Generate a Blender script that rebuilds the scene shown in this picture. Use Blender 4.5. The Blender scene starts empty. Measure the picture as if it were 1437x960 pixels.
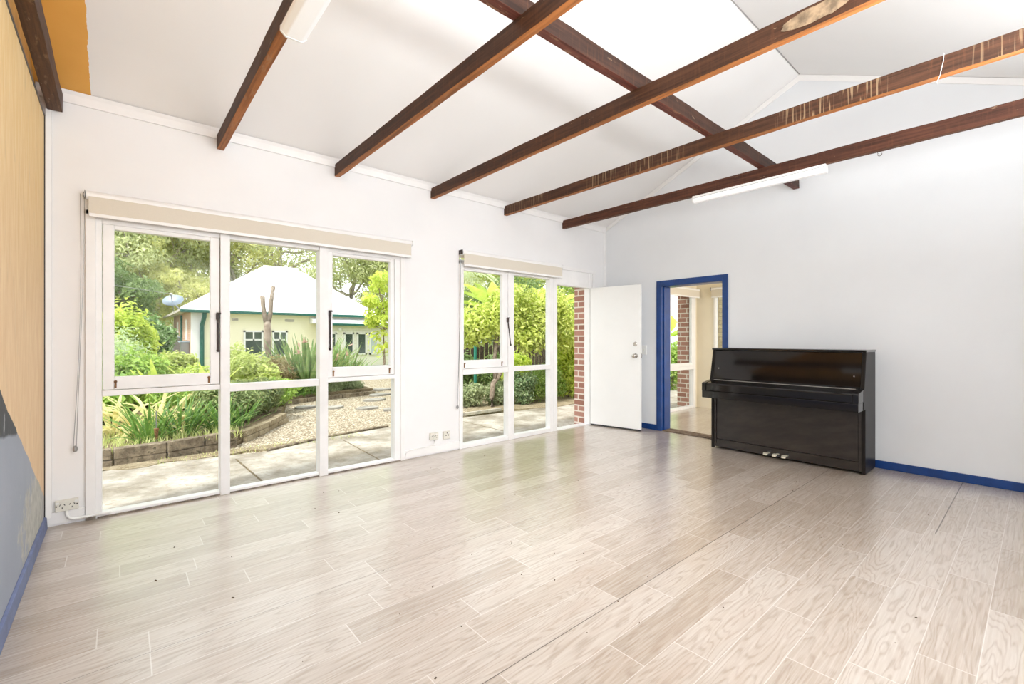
import bpy, bmesh, math, random
import numpy as np
from mathutils import Vector, Matrix, Quaternion
random.seed(7)
sc = bpy.context.scene
COL = sc.collection

# ------------------------------------------------------------------ helpers
def tag(o, label=None, cat=None, group=None, kind=None):
    if label: o['label'] = label
    if cat: o['category'] = cat
    if group: o['group'] = group
    if kind: o['kind'] = kind
    return o

def empty(name, loc, label=None, cat=None, group=None, kind=None, rz=0.0):
    o = bpy.data.objects.new(name, None)
    o.empty_display_size = 0.1
    COL.objects.link(o)
    o.location = loc
    o.rotation_euler = (0, 0, rz)
    return tag(o, label, cat, group, kind)

def world_loc(o):
    p = Vector((0, 0, 0))
    while o is not None:
        p = p + Vector(o.location)
        o = o.parent
    return p

class MB:
    """collects shapes (world coordinates) and links them as one mesh object"""
    def __init__(s):
        s.v = []; s.f = []
    def add(s, vs, fs):
        n = len(s.v)
        s.v += [tuple(v) for v in vs]
        s.f += [tuple(i + n for i in f) for f in fs]
        return s
    def box(s, x0, x1, y0, y1, z0, z1):
        vs = [(x, y, z) for x in (x0, x1) for y in (y0, y1) for z in (z0, z1)]
        return s.add(vs, [(0, 1, 3, 2), (4, 6, 7, 5), (0, 4, 5, 1), (2, 3, 7, 6), (0, 2, 6, 4), (1, 5, 7, 3)])
    def obox(s, c, size, rz=0, rx=0, ry=0):
        M = Matrix.Rotation(rz, 4, 'Z') @ Matrix.Rotation(ry, 4, 'Y') @ Matrix.Rotation(rx, 4, 'X')
        hx, hy, hz = [k / 2 for k in size]
        vs = [Vector(c) + (M @ Vector((x, y, z))) for x in (-hx, hx) for y in (-hy, hy) for z in (-hz, hz)]
        return s.add(vs, [(0, 1, 3, 2), (4, 6, 7, 5), (0, 4, 5, 1), (2, 3, 7, 6), (0, 2, 6, 4), (1, 5, 7, 3)])
    def prism(s, poly, axis, a0, a1):
        """poly: 2D points; axis 'x' -> poly is (y,z); 'y' -> (x,z); 'z' -> (x,y)"""
        n = len(poly)
        def mk(p, a):
            return {'x': (a, p[0], p[1]), 'y': (p[0], a, p[1]), 'z': (p[0], p[1], a)}[axis]
        vs = [mk(p, a0) for p in poly] + [mk(p, a1) for p in poly]
        fs = [tuple(range(n))[::-1], tuple(range(n, 2 * n))]
        fs += [(i, (i + 1) % n, n + (i + 1) % n, n + i) for i in range(n)]
        return s.add(vs, fs)
    def tube(s, pts, radii, n=8, caps=True):
        pts = [Vector(p) for p in pts]
        if not isinstance(radii, (list, tuple)): radii = [radii] * len(pts)
        rings = []
        up = Vector((0, 0, 1))
        for i, p in enumerate(pts):
            d = (pts[min(i + 1, len(pts) - 1)] - pts[max(i - 1, 0)]).normalized()
            a = d.cross(up)
            if a.length < 1e-3: a = d.cross(Vector((0, 1, 0)))
            a.normalize(); b = d.cross(a)
            rings.append([p + (a * math.cos(2 * math.pi * k / n) + b * math.sin(2 * math.pi * k / n)) * radii[i] for k in range(n)])
        vs = [v for r in rings for v in r]
        fs = []
        for i in range(len(pts) - 1):
            for k in range(n):
                fs.append((i * n + k, i * n + (k + 1) % n, (i + 1) * n + (k + 1) % n, (i + 1) * n + k))
        if caps:
            fs.append(tuple(range(n))[::-1]); fs.append(tuple(range((len(pts) - 1) * n, len(pts) * n)))
        return s.add(vs, fs)
    def lathe(s, c, axis, prof, n=20):
        """prof: (distance along axis, radius)"""
        ax = Vector(axis).normalized()
        a = ax.cross(Vector((0, 0, 1)))
        if a.length < 1e-3: a = Vector((1, 0, 0))
        a.normalize(); b = ax.cross(a)
        vs = []; fs = []
        for (t, r) in prof:
            for k in range(n):
                w = 2 * math.pi * k / n
                vs.append(Vector(c) + ax * t + (a * math.cos(w) + b * math.sin(w)) * r)
        for i in range(len(prof) - 1):
            for k in range(n):
                fs.append((i * n + k, i * n + (k + 1) % n, (i + 1) * n + (k + 1) % n, (i + 1) * n + k))
        fs.append(tuple(range(n))[::-1]); fs.append(tuple(range((len(prof) - 1) * n, len(prof) * n)))
        return s.add(vs, fs)
    def blade(s, base, az, L, w, lean, droop, seg=6, fold=0.25, tip=0.15, root=0.5):
        """a long leaf that rises, leans outward and droops"""
        d = Vector((math.cos(az), math.sin(az), 0)); side = Vector((-math.sin(az), math.cos(az), 0))
        p = Vector(base); th = lean
        vs = []; fs = []
        for i in range(seg + 1):
            t = i / seg
            ww = w * (root + (1 - root) * min(1, t * 3)) * (1 if t < .6 else (1 - (t - .6) / .4 * (1 - tip)))
            tang = d * math.sin(th) + Vector((0, 0, 1)) * math.cos(th)
            nrm = tang.cross(side)
            vs += [p - side * ww / 2 - nrm * ww * fold, p, p + side * ww / 2 - nrm * ww * fold]
            if i < seg:
                a = i * 3
                fs += [(a, a + 1, a + 4, a + 3), (a + 1, a + 2, a + 5, a + 4)]
            p = p + tang * (L / seg)
            th += droop / seg
        return s.add(vs, fs)
    def build(s, name, mat, parent=None, bevel=0.0, smooth=False, origin=None, seg=2):
        vs = s.v
        if parent is not None: off = world_loc(parent)
        elif origin is not None: off = Vector(origin)
        else:
            xs = [v[0] for v in vs]; ys = [v[1] for v in vs]; zs = [v[2] for v in vs]
            off = Vector(((min(xs) + max(xs)) / 2, (min(ys) + max(ys)) / 2, min(zs)))
        me = bpy.data.meshes.new(name)
        me.from_pydata([(v[0] - off.x, v[1] - off.y, v[2] - off.z) for v in vs], [], s.f)
        me.materials.append(mat)
        bm = bmesh.new(); bm.from_mesh(me)
        bmesh.ops.recalc_face_normals(bm, faces=bm.faces)
        bm.to_mesh(me); bm.free()
        if smooth:
            for p in me.polygons: p.use_smooth = True
        o = bpy.data.objects.new(name, me)
        COL.objects.link(o)
        if parent is not None: o.parent = parent
        else: o.location = off
        if bevel > 0:
            m = o.modifiers.new('Bevel', 'BEVEL'); m.width = bevel; m.segments = seg; m.limit_method = 'ANGLE'
        return o

def leaves(name, mat, parent, clumps, n, size, seed=0, aspect=0.45, up=0.5, shell=0.55, origin=None, droop=0.0):
    """thousands of small folded leaves over ellipsoid clumps [(x,y,z,rx,ry,rz),...] as one mesh"""
    rng = np.random.default_rng(seed)
    C = np.array(clumps, float)
    wt = (C[:, 3] * C[:, 4] * C[:, 5]) ** (2 / 3); wt /= wt.sum()
    idx = rng.choice(len(C), n, p=wt)
    d = rng.normal(size=(n, 3)); d /= np.linalg.norm(d, axis=1)[:, None]
    r = shell + (1 - shell) * rng.random(n) ** 0.7
    r *= 1 + 0.12 * rng.normal(size=n)
    pos = C[idx, :3] + d * r[:, None] * C[idx, 3:6]
    nrm = d * 0.8 + rng.normal(size=(n, 3)) * 0.6 + np.array([0, 0, up]); nrm /= np.linalg.norm(nrm, axis=1)[:, None]
    t = rng.normal(size=(n, 3)) + d * 0.5 + np.array([0, 0, -droop]); t -= (t * nrm).sum(1)[:, None] * nrm
    t /= np.linalg.norm(t, axis=1)[:, None]
    b = np.cross(nrm, t)
    L = size * (0.6 + 0.8 * rng.random(n))[:, None]; W = L * aspect
    v = np.empty((n, 4, 3))
    v[:, 0] = pos - t * L / 2
    v[:, 1] = pos + b * W / 2 + nrm * W * .15
    v[:, 2] = pos + t * L / 2 - nrm * L * .12
    v[:, 3] = pos - b * W / 2 + nrm * W * .15
    off = world_loc(parent) if parent is not None else Vector(origin)
    v -= np.array(off)
    me = bpy.data.meshes.new(name)
    me.vertices.add(n * 4); me.vertices.foreach_set('co', v.reshape(-1))
    me.loops.add(n * 6); me.polygons.add(n * 2)
    base = (np.arange(n) * 4)[:, None]
    li = (base + np.array([0, 1, 2, 0, 2, 3])[None]).reshape(-1)
    me.loops.foreach_set('vertex_index', li.astype(np.int32))
    me.polygons.foreach_set('loop_start', (np.arange(n * 2) * 3).astype(np.int32))
    me.update(calc_edges=True); me.validate()
    me.materials.append(mat)
    o = bpy.data.objects.new(name, me); COL.objects.link(o)
    if parent is not None: o.parent = parent
    else: o.location = off
    return o

# ------------------------------------------------------------------ materials
class NT:
    def __init__(s, name):
        s.m = bpy.data.materials.new(name); s.m.use_nodes = True
        s.t = s.m.node_tree; s.t.nodes.clear()
        s.out = s.t.nodes.new('ShaderNodeOutputMaterial')
        s.bsdf = s.t.nodes.new('ShaderNodeBsdfPrincipled')
        s.t.links.new(s.bsdf.outputs[0], s.out.inputs[0])
    def n(s, typ, **kw):
        x = s.t.nodes.new(typ)
        for k, v in kw.items(): setattr(x, k, v)
        return x
    def set(s, sock, val):
        if val is None: return
        if isinstance(val, bpy.types.NodeSocket): s.t.links.new(val, sock)
        else:
            if isinstance(val, (tuple, list)) and len(val) == 3 and sock.type == 'RGBA': val = (*val, 1)
            sock.default_value = val
    def P(s, **kw):
        names = dict(col='Base Color', rough='Roughness', metal='Metallic', coat='Coat Weight', coatr='Coat Roughness',
                     spec='Specular IOR Level', alpha='Alpha', normal='Normal', emis='Emission Color', emiss='Emission Strength', sheen='Sheen Weight')
        for k, v in kw.items(): s.set(s.bsdf.inputs[names[k]], v)
        return s
    def geo(s): return s.n('ShaderNodeNewGeometry').outputs['Position']
    def gnormal(s): return s.n('ShaderNodeNewGeometry').outputs['Normal']
    def xyz(s, v):
        x = s.n('ShaderNodeSeparateXYZ'); s.set(x.inputs[0], v); return x.outputs[0], x.outputs[1], x.outputs[2]
    def comb(s, x=0, y=0, z=0):
        c = s.n('ShaderNodeCombineXYZ')
        for i, v in enumerate((x, y, z)): s.set(c.inputs[i], v)
        return c.outputs[0]
    def math(s, op, a, b=None, c=None, clamp=False):
        m = s.n('ShaderNodeMath', operation=op, use_clamp=clamp)
        for i, v in enumerate((a, b, c)):
            if v is not None: s.set(m.inputs[i], v)
        return m.outputs[0]
    def noise(s, vec, scale=5, detail=3, rough=0.5, dist=0.0, col=False):
        x = s.n('ShaderNodeTexNoise'); s.set(x.inputs['Vector'], vec); s.set(x.inputs['Scale'], scale)
        x.inputs['Detail'].default_value = detail; x.inputs['Roughness'].default_value = rough; x.inputs['Distortion'].default_value = dist
        return x.outputs['Color' if col else 'Fac']
    def vscale(s, v, sc_):
        m = s.n('ShaderNodeVectorMath', operation='MULTIPLY'); s.set(m.inputs[0], v); m.inputs[1].default_value = sc_; return m.outputs[0]
    def vadd(s, v, w):
        m = s.n('ShaderNodeVectorMath', operation='ADD'); s.set(m.inputs[0], v); s.set(m.inputs[1], w); return m.outputs[0]
    def ramp(s, f, stops, interp='LINEAR'):
        r = s.n('ShaderNodeValToRGB'); r.color_ramp.interpolation = interp
        while len(r.color_ramp.elements) < len(stops): r.color_ramp.elements.new(0.5)
        for e, (p, c) in zip(r.color_ramp.elements, stops):
            e.position = p; e.color = (*c, 1) if len(c) == 3 else c
        s.set(r.inputs[0], f); return r.outputs[0]
    def step(s, f, a, b):
        m = s.n('ShaderNodeMapRange'); m.interpolation_type = 'SMOOTHSTEP'
        s.set(m.inputs[0], f); m.inputs[1].default_value = a; m.inputs[2].default_value = b; return m.outputs[0]
    def mix(s, f, a, b):
        m = s.n('ShaderNodeMix', data_type='RGBA'); s.set(m.inputs[0], f); s.set(m.inputs[6], a); s.set(m.inputs[7], b); return m.outputs[2]
    def bump(s, h, strength=0.3, dist=0.01):
        b = s.n('ShaderNodeBump'); s.set(b.inputs['Height'], h); b.inputs['Strength'].default_value = strength; b.inputs['Distance'].default_value = dist
        return b.outputs[0]

def srgb(r, g, b):
    f = lambda c: (c / 255 / 12.92) if c / 255 <= 0.04045 else ((c / 255 + 0.055) / 1.055) ** 2.4
    return (f(r), f(g), f(b))

def paint(name, rgb, rough=0.5, var=0.05, scale=3.0, bump=0.05, spec=0.5):
    t = NT(name); g = t.geo()
    n = t.noise(g, scale, 4, 0.6)
    dark = tuple(c * (1 - var * 2) for c in rgb)
    t.P(col=t.mix(t.step(n, 0.3, 0.7), dark, rgb), rough=rough, spec=spec)
    if bump: t.P(normal=t.bump(t.noise(g, 60, 3), bump, 0.004))
    return t.m

M = {}
M['wall'] = paint('white wall paint', (0.80, 0.795, 0.795), 0.55, 0.02, 1.2, 0.06)
M['wall_cool'] = paint('cool white wall paint', (0.76, 0.78, 0.80), 0.5, 0.02, 1.0, 0.08)
M['trim'] = paint('white trim gloss', (0.83, 0.82, 0.81), 0.35, 0.03, 4, 0.04)
M['frame'] = paint('white window paint', (0.84, 0.835, 0.83), 0.35, 0.03, 6, 0.05)
M['door'] = paint('white door paint', (0.84, 0.85, 0.84), 0.35, 0.015, 2, 0.03)
M['blue'] = paint('blue gloss paint', (0.006, 0.050, 0.22), 0.28, 0.12, 8, 0.05)
M['cream'] = paint('cream wall paint', (0.80, 0.73, 0.58), 0.6, 0.03, 2, 0.05)
M['cream_out'] = paint('cream render', (0.92, 0.87, 0.66), 0.7, 0.03, 2, 0.1)
M['white_out'] = paint('white outside paint', (0.85, 0.85, 0.84), 0.6, 0.03, 3, 0.05)
M['green_trim'] = paint('dark green gutter paint', (0.015, 0.12, 0.09), 0.4, 0.1, 5, 0.02)
M['greenpost'] = paint('green post paint', (0.03, 0.25, 0.18), 0.5, 0.1, 5, 0.02)
M['plastic'] = paint('off-white plastic', (0.72, 0.70, 0.62), 0.35, 0.03, 20, 0)
M['plasticw'] = paint('white plastic', (0.80, 0.80, 0.78), 0.35, 0.02, 20, 0)
M['socket'] = paint('dark socket holes', (0.02, 0.02, 0.02), 0.6, 0, 5, 0)
M['fabric'] = paint('beige blind fabric', (0.66, 0.61, 0.52), 0.8, 0.02, 200, 0.1)
M['iron'] = paint('dark rusty iron', (0.05, 0.03, 0.025), 0.6, 0.3, 60, 0.3)
M['rust'] = paint('rusted hinge', (0.30, 0.15, 0.06), 0.8, 0.3, 80, 0.3)
M['darkgap'] = paint('dark joint and gap shade', (0.03, 0.03, 0.035), 0.4, 0.1, 5, 0)
M['dirt'] = paint('grime', (0.30, 0.25, 0.20), 0.9, 0.3, 30, 0.2)
M['tan'] = paint('tan old timber', (0.62, 0.57, 0.50), 0.8, 0.2, 15, 0.3)

def metal(name, rgb, rough):
    t = NT(name); t.P(col=rgb, metal=1.0, rough=rough); return t.m
M['crack'] = paint('grey joint', (0.35, 0.34, 0.33), 0.8, 0, 5, 0)
M['worn'] = paint('bare worn timber', (0.36, 0.25, 0.15), 0.8, 0.3, 25, 0.3)
M['chrome'] = metal('satin chrome', (0.62, 0.60, 0.56), 0.25)
M['steel'] = metal('dull steel', (0.35, 0.35, 0.35), 0.4)
t = NT('pale worn brass'); t.P(col=(0.78, 0.74, 0.60), metal=0.35, rough=0.3); M['brass'] = t.m

def glass_mat():
    t = NT('window glass'); t.t.nodes.remove(t.bsdf)
    tr = t.n('ShaderNodeBsdfTransparent'); tr.inputs[0].default_value = (0.97, 0.985, 0.98, 1)
    gl = t.n('ShaderNodeBsdfGlossy'); gl.inputs['Roughness'].default_value = 0.02
    lw = t.n('ShaderNodeLayerWeight'); lw.inputs[0].default_value = 0.5
    fr = t.math('ADD', 0.006, t.math('MULTIPLY', t.math('POWER', lw.outputs['Facing'], 5.0), 0.30))
    mx = t.n('ShaderNodeMixShader'); t.t.links.new(fr, mx.inputs[0])
    t.t.links.new(tr.outputs[0], mx.inputs[1]); t.t.links.new(gl.outputs[0], mx.inputs[2])
    t.t.links.new(mx.outputs[0], t.out.inputs[0])
    return t.m
M['glass'] = glass_mat()

def dark_glass():
    t = NT('dark house glass'); t.P(col=t.mix(t.noise(t.geo(), 2, 2), (0.03, 0.05, 0.04), (0.12, 0.15, 0.13)), rough=0.08); return t.m
M['hglass'] = dark_glass()
t = NT('pale lit glass'); t.P(col=(0.55, 0.62, 0.68), rough=0.15); M['hglass_pale'] = t.m  # the pane's lit pale blue is put into the base colour

# ceiling: white, with an old orange painted edge along the left wall
t = NT('ceiling paint'); g = t.geo(); x, y, z = t.xyz(g)
edge = t.math('ADD', -0.145, t.math('MULTIPLY', t.math('SUBTRACT', t.noise(t.comb(0, y, 0), 9, 4, 0.6), 0.5), 0.035))
m = t.math('LESS_THAN', x, edge)
og = t.mix(t.noise(g, 5, 4), (0.70, 0.34, 0.06), (0.80, 0.43, 0.10))
wh = t.mix(t.step(t.noise(g, 1.0, 3), 0.3, 0.7), (0.82, 0.81, 0.795), (0.85, 0.84, 0.83))
t.P(col=t.mix(m, wh, og), rough=0.6, normal=t.bump(t.noise(g, 50, 3), 0.05, 0.004)); M['ceiling'] = t.m

# left wall: tan plywood with diagonal painted grey areas
t = NT('mural wall paint'); g = t.geo(); x, y, z = t.xyz(g)
wob = t.math('MULTIPLY', t.math('SUBTRACT', t.noise(g, 6, 4), 0.5), 0.05)
line = t.math('ADD', t.math('ADD', 1.04, t.math('MULTIPLY', t.math('SUBTRACT', y, 2.8), -0.556)), wob)
is_tan = t.step(t.math('SUBTRACT', z, line), -0.004, 0.004)
streak = t.noise(t.comb(0, t.math('MULTIPLY', y, 8), t.math('MULTIPLY', z, 1.2)), 3, 5, 0.65)
tan = t.mix(t.step(streak, 0.3, 0.75), (0.72, 0.50, 0.30), (0.82, 0.62, 0.40))
tan = t.mix(t.step(z, 1.2, 2.6), tan, t.mix(t.step(streak, 0.35, 0.7), (0.80, 0.56, 0.26), (0.86, 0.65, 0.35)))
smud = t.step(t.noise(t.comb(0, t.math('MULTIPLY', y, 5), t.math('MULTIPLY', z, 1)), 4, 5, 0.7), 0.55, 0.75)
tan = t.mix(t.math('MULTIPLY', smud, 0.35), tan, (0.40, 0.33, 0.26))
l2 = t.math('ADD', 0.84, t.math('MULTIPLY', t.math('SUBTRACT', y, 2.8), -0.12))
is_dark = t.step(t.math('SUBTRACT', t.math('ADD', z, wob), l2), -0.01, 0.01)
lt = t.mix(t.noise(g, 3, 4), (0.30, 0.33, 0.40), (0.38, 0.41, 0.48))
scr = t.noise(t.comb(0, t.math('MULTIPLY', y, 6), t.math('MULTIPLY', z, 3)), 2, 6, 0.75)
dk = t.mix(t.step(scr, 0.55, 0.66), (0.07, 0.075, 0.085), (0.35, 0.36, 0.37))
grey = t.mix(is_dark, lt, dk)
near = t.math('MULTIPLY', t.step(y, 3.0, 3.9), t.step(z, 0.62, 0.25))
peel = t.step(t.math('ADD', t.noise(t.comb(0, t.math('MULTIPLY', y, 7), t.math('MULTIPLY', z, 4)), 1.5, 6, 0.75), t.math('MULTIPLY', near, 0.38)), 0.62, 0.72)
pc = t.mix(t.noise(g, 20, 4), (0.25, 0.25, 0.24), (0.66, 0.65, 0.60))
grey = t.mix(peel, grey, pc)
t.P(col=t.mix(is_tan, grey, tan), rough=0.75, spec=0.3, normal=t.bump(t.noise(g, 30, 5), 0.25, 0.004)); M['mural'] = t.m
M['orange'] = paint('orange board paint', (0.66, 0.36, 0.10), 0.6, 0.15, 6, 0.1)
M['ledge'] = paint('battered grey edge', (0.24, 0.21, 0.19), 0.8, 0.35, 40, 0.4)
M['blue_pale'] = paint('faded violet-blue paint', (0.13, 0.17, 0.34), 0.5, 0.15, 12, 0.15)

# floor: whitewashed timber-look planks running along x
t = NT('whitewashed plank floor'); g = t.geo(); x, y, z = t.xyz(g)
PW = 0.1667
v = t.math('DIVIDE', t.math('SUBTRACT', y, 1.32), PW); row = t.math('FLOOR', v); fv = t.math('SUBTRACT', v, row)
wn = t.n('ShaderNodeTexWhiteNoise', noise_dimensions='1D'); t.set(wn.inputs['W'], row)
u = t.math('ADD', t.math('DIVIDE', x, 0.95), t.math('MULTIPLY', wn.outputs[0], 5.3)); colm = t.math('FLOOR', u); fu = t.math('SUBTRACT', u, colm)
w2 = t.n('ShaderNodeTexWhiteNoise', noise_dimensions='2D'); t.set(w2.inputs['Vector'], t.comb(row, colm, 0)); rid = w2.outputs['Value']
off = t.vscale(t.comb(rid, rid, rid), (37.0, 13.0, 5.0))
gv = t.vadd(t.comb(t.math('MULTIPLY', x, 0.9), t.math('MULTIPLY', y, 6.5), 0), off)
rings = t.math('FRACT', t.math('MULTIPLY', t.noise(gv, 0.9, 3, 0.5, 0.3), 22))
rl = t.step(rings, 0.0, 0.35); rl2 = t.math('SUBTRACT', 1.0, t.step(rings, 0.75, 1.0)); ring = t.math('MULTIPLY', rl, rl2)
fine = t.noise(t.vadd(t.comb(t.math('MULTIPLY', x, 3), t.math('MULTIPLY', y, 70), 0), off), 1.5, 4, 0.6)
blot = t.noise(t.vadd(t.comb(t.math('MULTIPLY', x, 1.2), t.math('MULTIPLY', y, 6), 0), off), 2.0, 4, 0.6)
knot = t.step(t.noise(t.vadd(t.comb(t.math('MULTIPLY', x, 2.5), t.math('MULTIPLY', y, 5), 3), off), 1.8, 2), 0.70, 0.80)
base = t.ramp(rid, [(0.0, (0.36, 0.285, 0.215)), (0.5, (0.45, 0.375, 0.305)), (1.0, (0.52, 0.455, 0.39))])
c = t.mix(t.math('MULTIPLY', t.math('SUBTRACT', 1.0, ring), 0.50), base, (0.28, 0.195, 0.13))
c = t.mix(t.math('MULTIPLY', t.step(fine, 0.35, 0.75), 0.40), c, (0.70, 0.655, 0.605))
c = t.mix(t.math('MULTIPLY', t.step(blot, 0.45, 0.8), 0.35), c, (0.45, 0.34, 0.26))
c = t.mix(t.math('MULTIPLY', knot, 0.5), c, (0.32, 0.24, 0.19))
eu = t.math('MINIMUM', fu, t.math('SUBTRACT', 1.0, fu)); ev = t.math('MINIMUM', fv, t.math('SUBTRACT', 1.0, fv))
ju = t.math('LESS_THAN', t.math('MULTIPLY', eu, 0.95), 0.0022); jv = t.math('LESS_THAN', t.math('MULTIPLY', ev, PW), 0.0016)
c = t.mix(t.math('MULTIPLY', t.math('MAXIMUM', ju, jv), 0.6), c, (0.74, 0.71, 0.67))
def seam(y0, x0, x1, w):
    a = t.math('LESS_THAN', t.math('ABSOLUTE', t.math('SUBTRACT', y, y0)), w)
    b = t.math('MULTIPLY', t.math('GREATER_THAN', x, x0), t.math('LESS_THAN', x, x1)); return t.math('MULTIPLY', a, b)
sm = t.math('MAXIMUM', seam(1.32, -1, 5.13, 0.0022), t.math('MAXIMUM', seam(0.44, 3.97, 5.6, 0.003), seam(2.32, -0.4, 2.2, 0.0013)))
c = t.mix(sm, c, (0.10, 0.07, 0.05))
hgt = t.math('SUBTRACT', t.math('MULTIPLY', fine, 0.3), t.math('MULTIPLY', sm, 2.0))
t.P(col=c, rough=t.math('ADD', 0.25, t.math('MULTIPLY', blot, 0.10)), spec=1.0, coat=1.0, coatr=0.26, normal=t.bump(hgt, 0.12, 0.002)); M['floor'] = t.m

# rough hardwood beams: floor light put into the colour (dark sides, orange underside), pale drips
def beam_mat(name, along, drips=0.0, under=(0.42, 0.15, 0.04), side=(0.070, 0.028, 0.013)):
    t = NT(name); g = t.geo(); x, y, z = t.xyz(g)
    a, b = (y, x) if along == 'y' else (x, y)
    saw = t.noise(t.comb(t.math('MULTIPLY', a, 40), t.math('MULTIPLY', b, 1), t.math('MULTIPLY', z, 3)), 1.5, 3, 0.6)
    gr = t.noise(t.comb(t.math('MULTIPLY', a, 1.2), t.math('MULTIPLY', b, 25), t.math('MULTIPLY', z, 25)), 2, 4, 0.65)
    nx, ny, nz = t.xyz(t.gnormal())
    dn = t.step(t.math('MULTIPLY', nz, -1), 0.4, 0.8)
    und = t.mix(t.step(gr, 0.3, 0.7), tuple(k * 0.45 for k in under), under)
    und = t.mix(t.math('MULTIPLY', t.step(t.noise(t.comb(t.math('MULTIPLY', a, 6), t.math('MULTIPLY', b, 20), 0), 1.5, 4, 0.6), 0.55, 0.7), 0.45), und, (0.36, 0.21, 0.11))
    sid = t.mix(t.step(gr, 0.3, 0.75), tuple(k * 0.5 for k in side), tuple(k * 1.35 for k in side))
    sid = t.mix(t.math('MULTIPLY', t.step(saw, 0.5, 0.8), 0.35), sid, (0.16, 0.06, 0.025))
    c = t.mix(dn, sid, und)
    spk = t.step(t.noise(t.comb(t.math('MULTIPLY', a, 9), t.math('MULTIPLY', b, 30), t.math('MULTIPLY', z, 30)), 1.2, 4, 0.6), 0.68, 0.72)
    c = t.mix(t.math('MULTIPLY', spk, 0.5), c, (0.40, 0.27, 0.17))
    if drips > 0:
        col = t.step(t.noise(t.comb(t.math('MULTIPLY', a, 55), 0, t.math('MULTIPLY', z, 2.5)), 1, 2, 0.6), 0.53, 0.60)
        reg = t.step(t.noise(t.comb(t.math('MULTIPLY', a, 1.6), 3.1, 0), 1.0, 2), 0.60 - drips * 0.12, 0.68 - drips * 0.12)
        side_only = t.math('SUBTRACT', 1.0, dn)
        c = t.mix(t.math('MULTIPLY', t.math('MULTIPLY', t.math('MULTIPLY', col, reg), side_only), 0.7), c, (0.34, 0.23, 0.13))
    t.P(col=c, rough=0.6, spec=0.3, normal=t.bump(saw, 0.3, 0.003)); return t.m
M['beam'] = beam_mat('face-shaded beam timber', 'y')
M['beam_drip'] = beam_mat('face-shaded beam timber with pale drips', 'y', 1.0)
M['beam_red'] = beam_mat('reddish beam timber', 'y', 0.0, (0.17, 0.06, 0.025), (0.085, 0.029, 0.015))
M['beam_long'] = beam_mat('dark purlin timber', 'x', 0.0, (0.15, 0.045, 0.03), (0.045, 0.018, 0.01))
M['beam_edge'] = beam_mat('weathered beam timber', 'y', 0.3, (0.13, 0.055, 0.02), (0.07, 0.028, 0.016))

# bricks: works on any vertical face
def brick(name, c1, c2, mortar, bw=0.24, rh=0.086, ms=0.010, wear=0.2):
    t = NT(name); g = t.geo(); x, y, z = t.xyz(g)
    b = t.n('ShaderNodeTexBrick'); b.offset = 0.5
    t.set(b.inputs['Vector'], t.comb(t.math('ADD', x, y), z, 0))
    b.inputs['Scale'].default_value = 1.0; b.inputs['Brick Width'].default_value = bw; b.inputs['Row Height'].default_value = rh
    b.inputs['Mortar Size'].default_value = ms; b.inputs['Mortar Smooth'].default_value = 0.1
    t.set(b.inputs['Color1'], c1); t.set(b.inputs['Color2'], c2); t.set(b.inputs['Mortar'], mortar)
    n = t.noise(g, 25, 5, 0.7)
    t.P(col=t.mix(t.math('MULTIPLY', t.step(n, 0.4, 0.8), wear), b.outputs['Color'], tuple(k * 0.45 for k in c1)), rough=0.85,
        normal=t.bump(t.math('ADD', t.math('MULTIPLY', b.outputs['Fac'], -1), t.math('MULTIPLY', n, 0.3)), 0.4, 0.006))
    return t.m
M['brick'] = brick('red-brown brick', (0.29, 0.135, 0.095), (0.42, 0.22, 0.165), (0.68, 0.61, 0.53))
M['brick_house'] = brick('neighbour brick', (0.42, 0.22, 0.14), (0.55, 0.32, 0.22), (0.66, 0.58, 0.48))
M['brick_cream'] = brick('cream brick', (0.26, 0.21, 0.12), (0.36, 0.30, 0.18), (0.24, 0.19, 0.12), wear=0.8)


def ground_mat(name, c1, c2, scale, rough=0.95, b=0.6, speck=None, sscale=60, detail=6):
    t = NT(name); g = t.geo()
    n = t.noise(g, scale, detail, 0.65)
    c = t.mix(t.step(n, 0.32, 0.68), c1, c2)
    s = t.noise(g, sscale, 4, 0.7)
    if speck: c = t.mix(t.step(s, 0.54, 0.66), c, speck)
    t.P(col=c, rough=rough, spec=0.2, normal=t.bump(s, b, 0.02)); return t.m
M['concrete'] = ground_mat('old patio concrete', (0.22, 0.19, 0.145), (0.50, 0.47, 0.415), 2.2, b=0.6, speck=(0.32, 0.28, 0.22), sscale=14, detail=10)
M['concrete2'] = ground_mat('grey driveway concrete', (0.16, 0.14, 0.12), (0.34, 0.32, 0.29), 2.5, b=0.3, speck=(0.40, 0.37, 0.33), sscale=30)
M['soil'] = ground_mat('garden soil', (0.10, 0.075, 0.045), (0.24, 0.18, 0.11), 6, speck=(0.42, 0.36, 0.22))
M['lawn'] = ground_mat('rough grass ground', (0.12, 0.16, 0.04), (0.30, 0.32, 0.10), 3, speck=(0.45, 0.42, 0.20))
M['mulch'] = ground_mat('straw-coloured mulch', (0.20, 0.155, 0.09), (0.38, 0.32, 0.22), 6, speck=(0.50, 0.44, 0.31), sscale=40)
t = NT('pebble gravel'); g = t.geo(); vo = t.n('ShaderNodeTexVoronoi'); t.set(vo.inputs['Vector'], g); vo.inputs['Scale'].default_value = 38
hs = t.xyz(vo.outputs['Color'])[0]
c = t.ramp(hs, [(0, (0.32, 0.26, 0.17)), (0.5, (0.54, 0.48, 0.37)), (1, (0.74, 0.69, 0.58))])
c = t.mix(t.step(vo.outputs['Distance'], 0.35, 0.7), c, (0.22, 0.17, 0.11))
t.P(col=c, rough=0.9, spec=0.2, normal=t.bump(t.math('MULTIPLY', vo.outputs['Distance'], -1), 0.8, 0.02)); M['gravel'] = t.m
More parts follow.
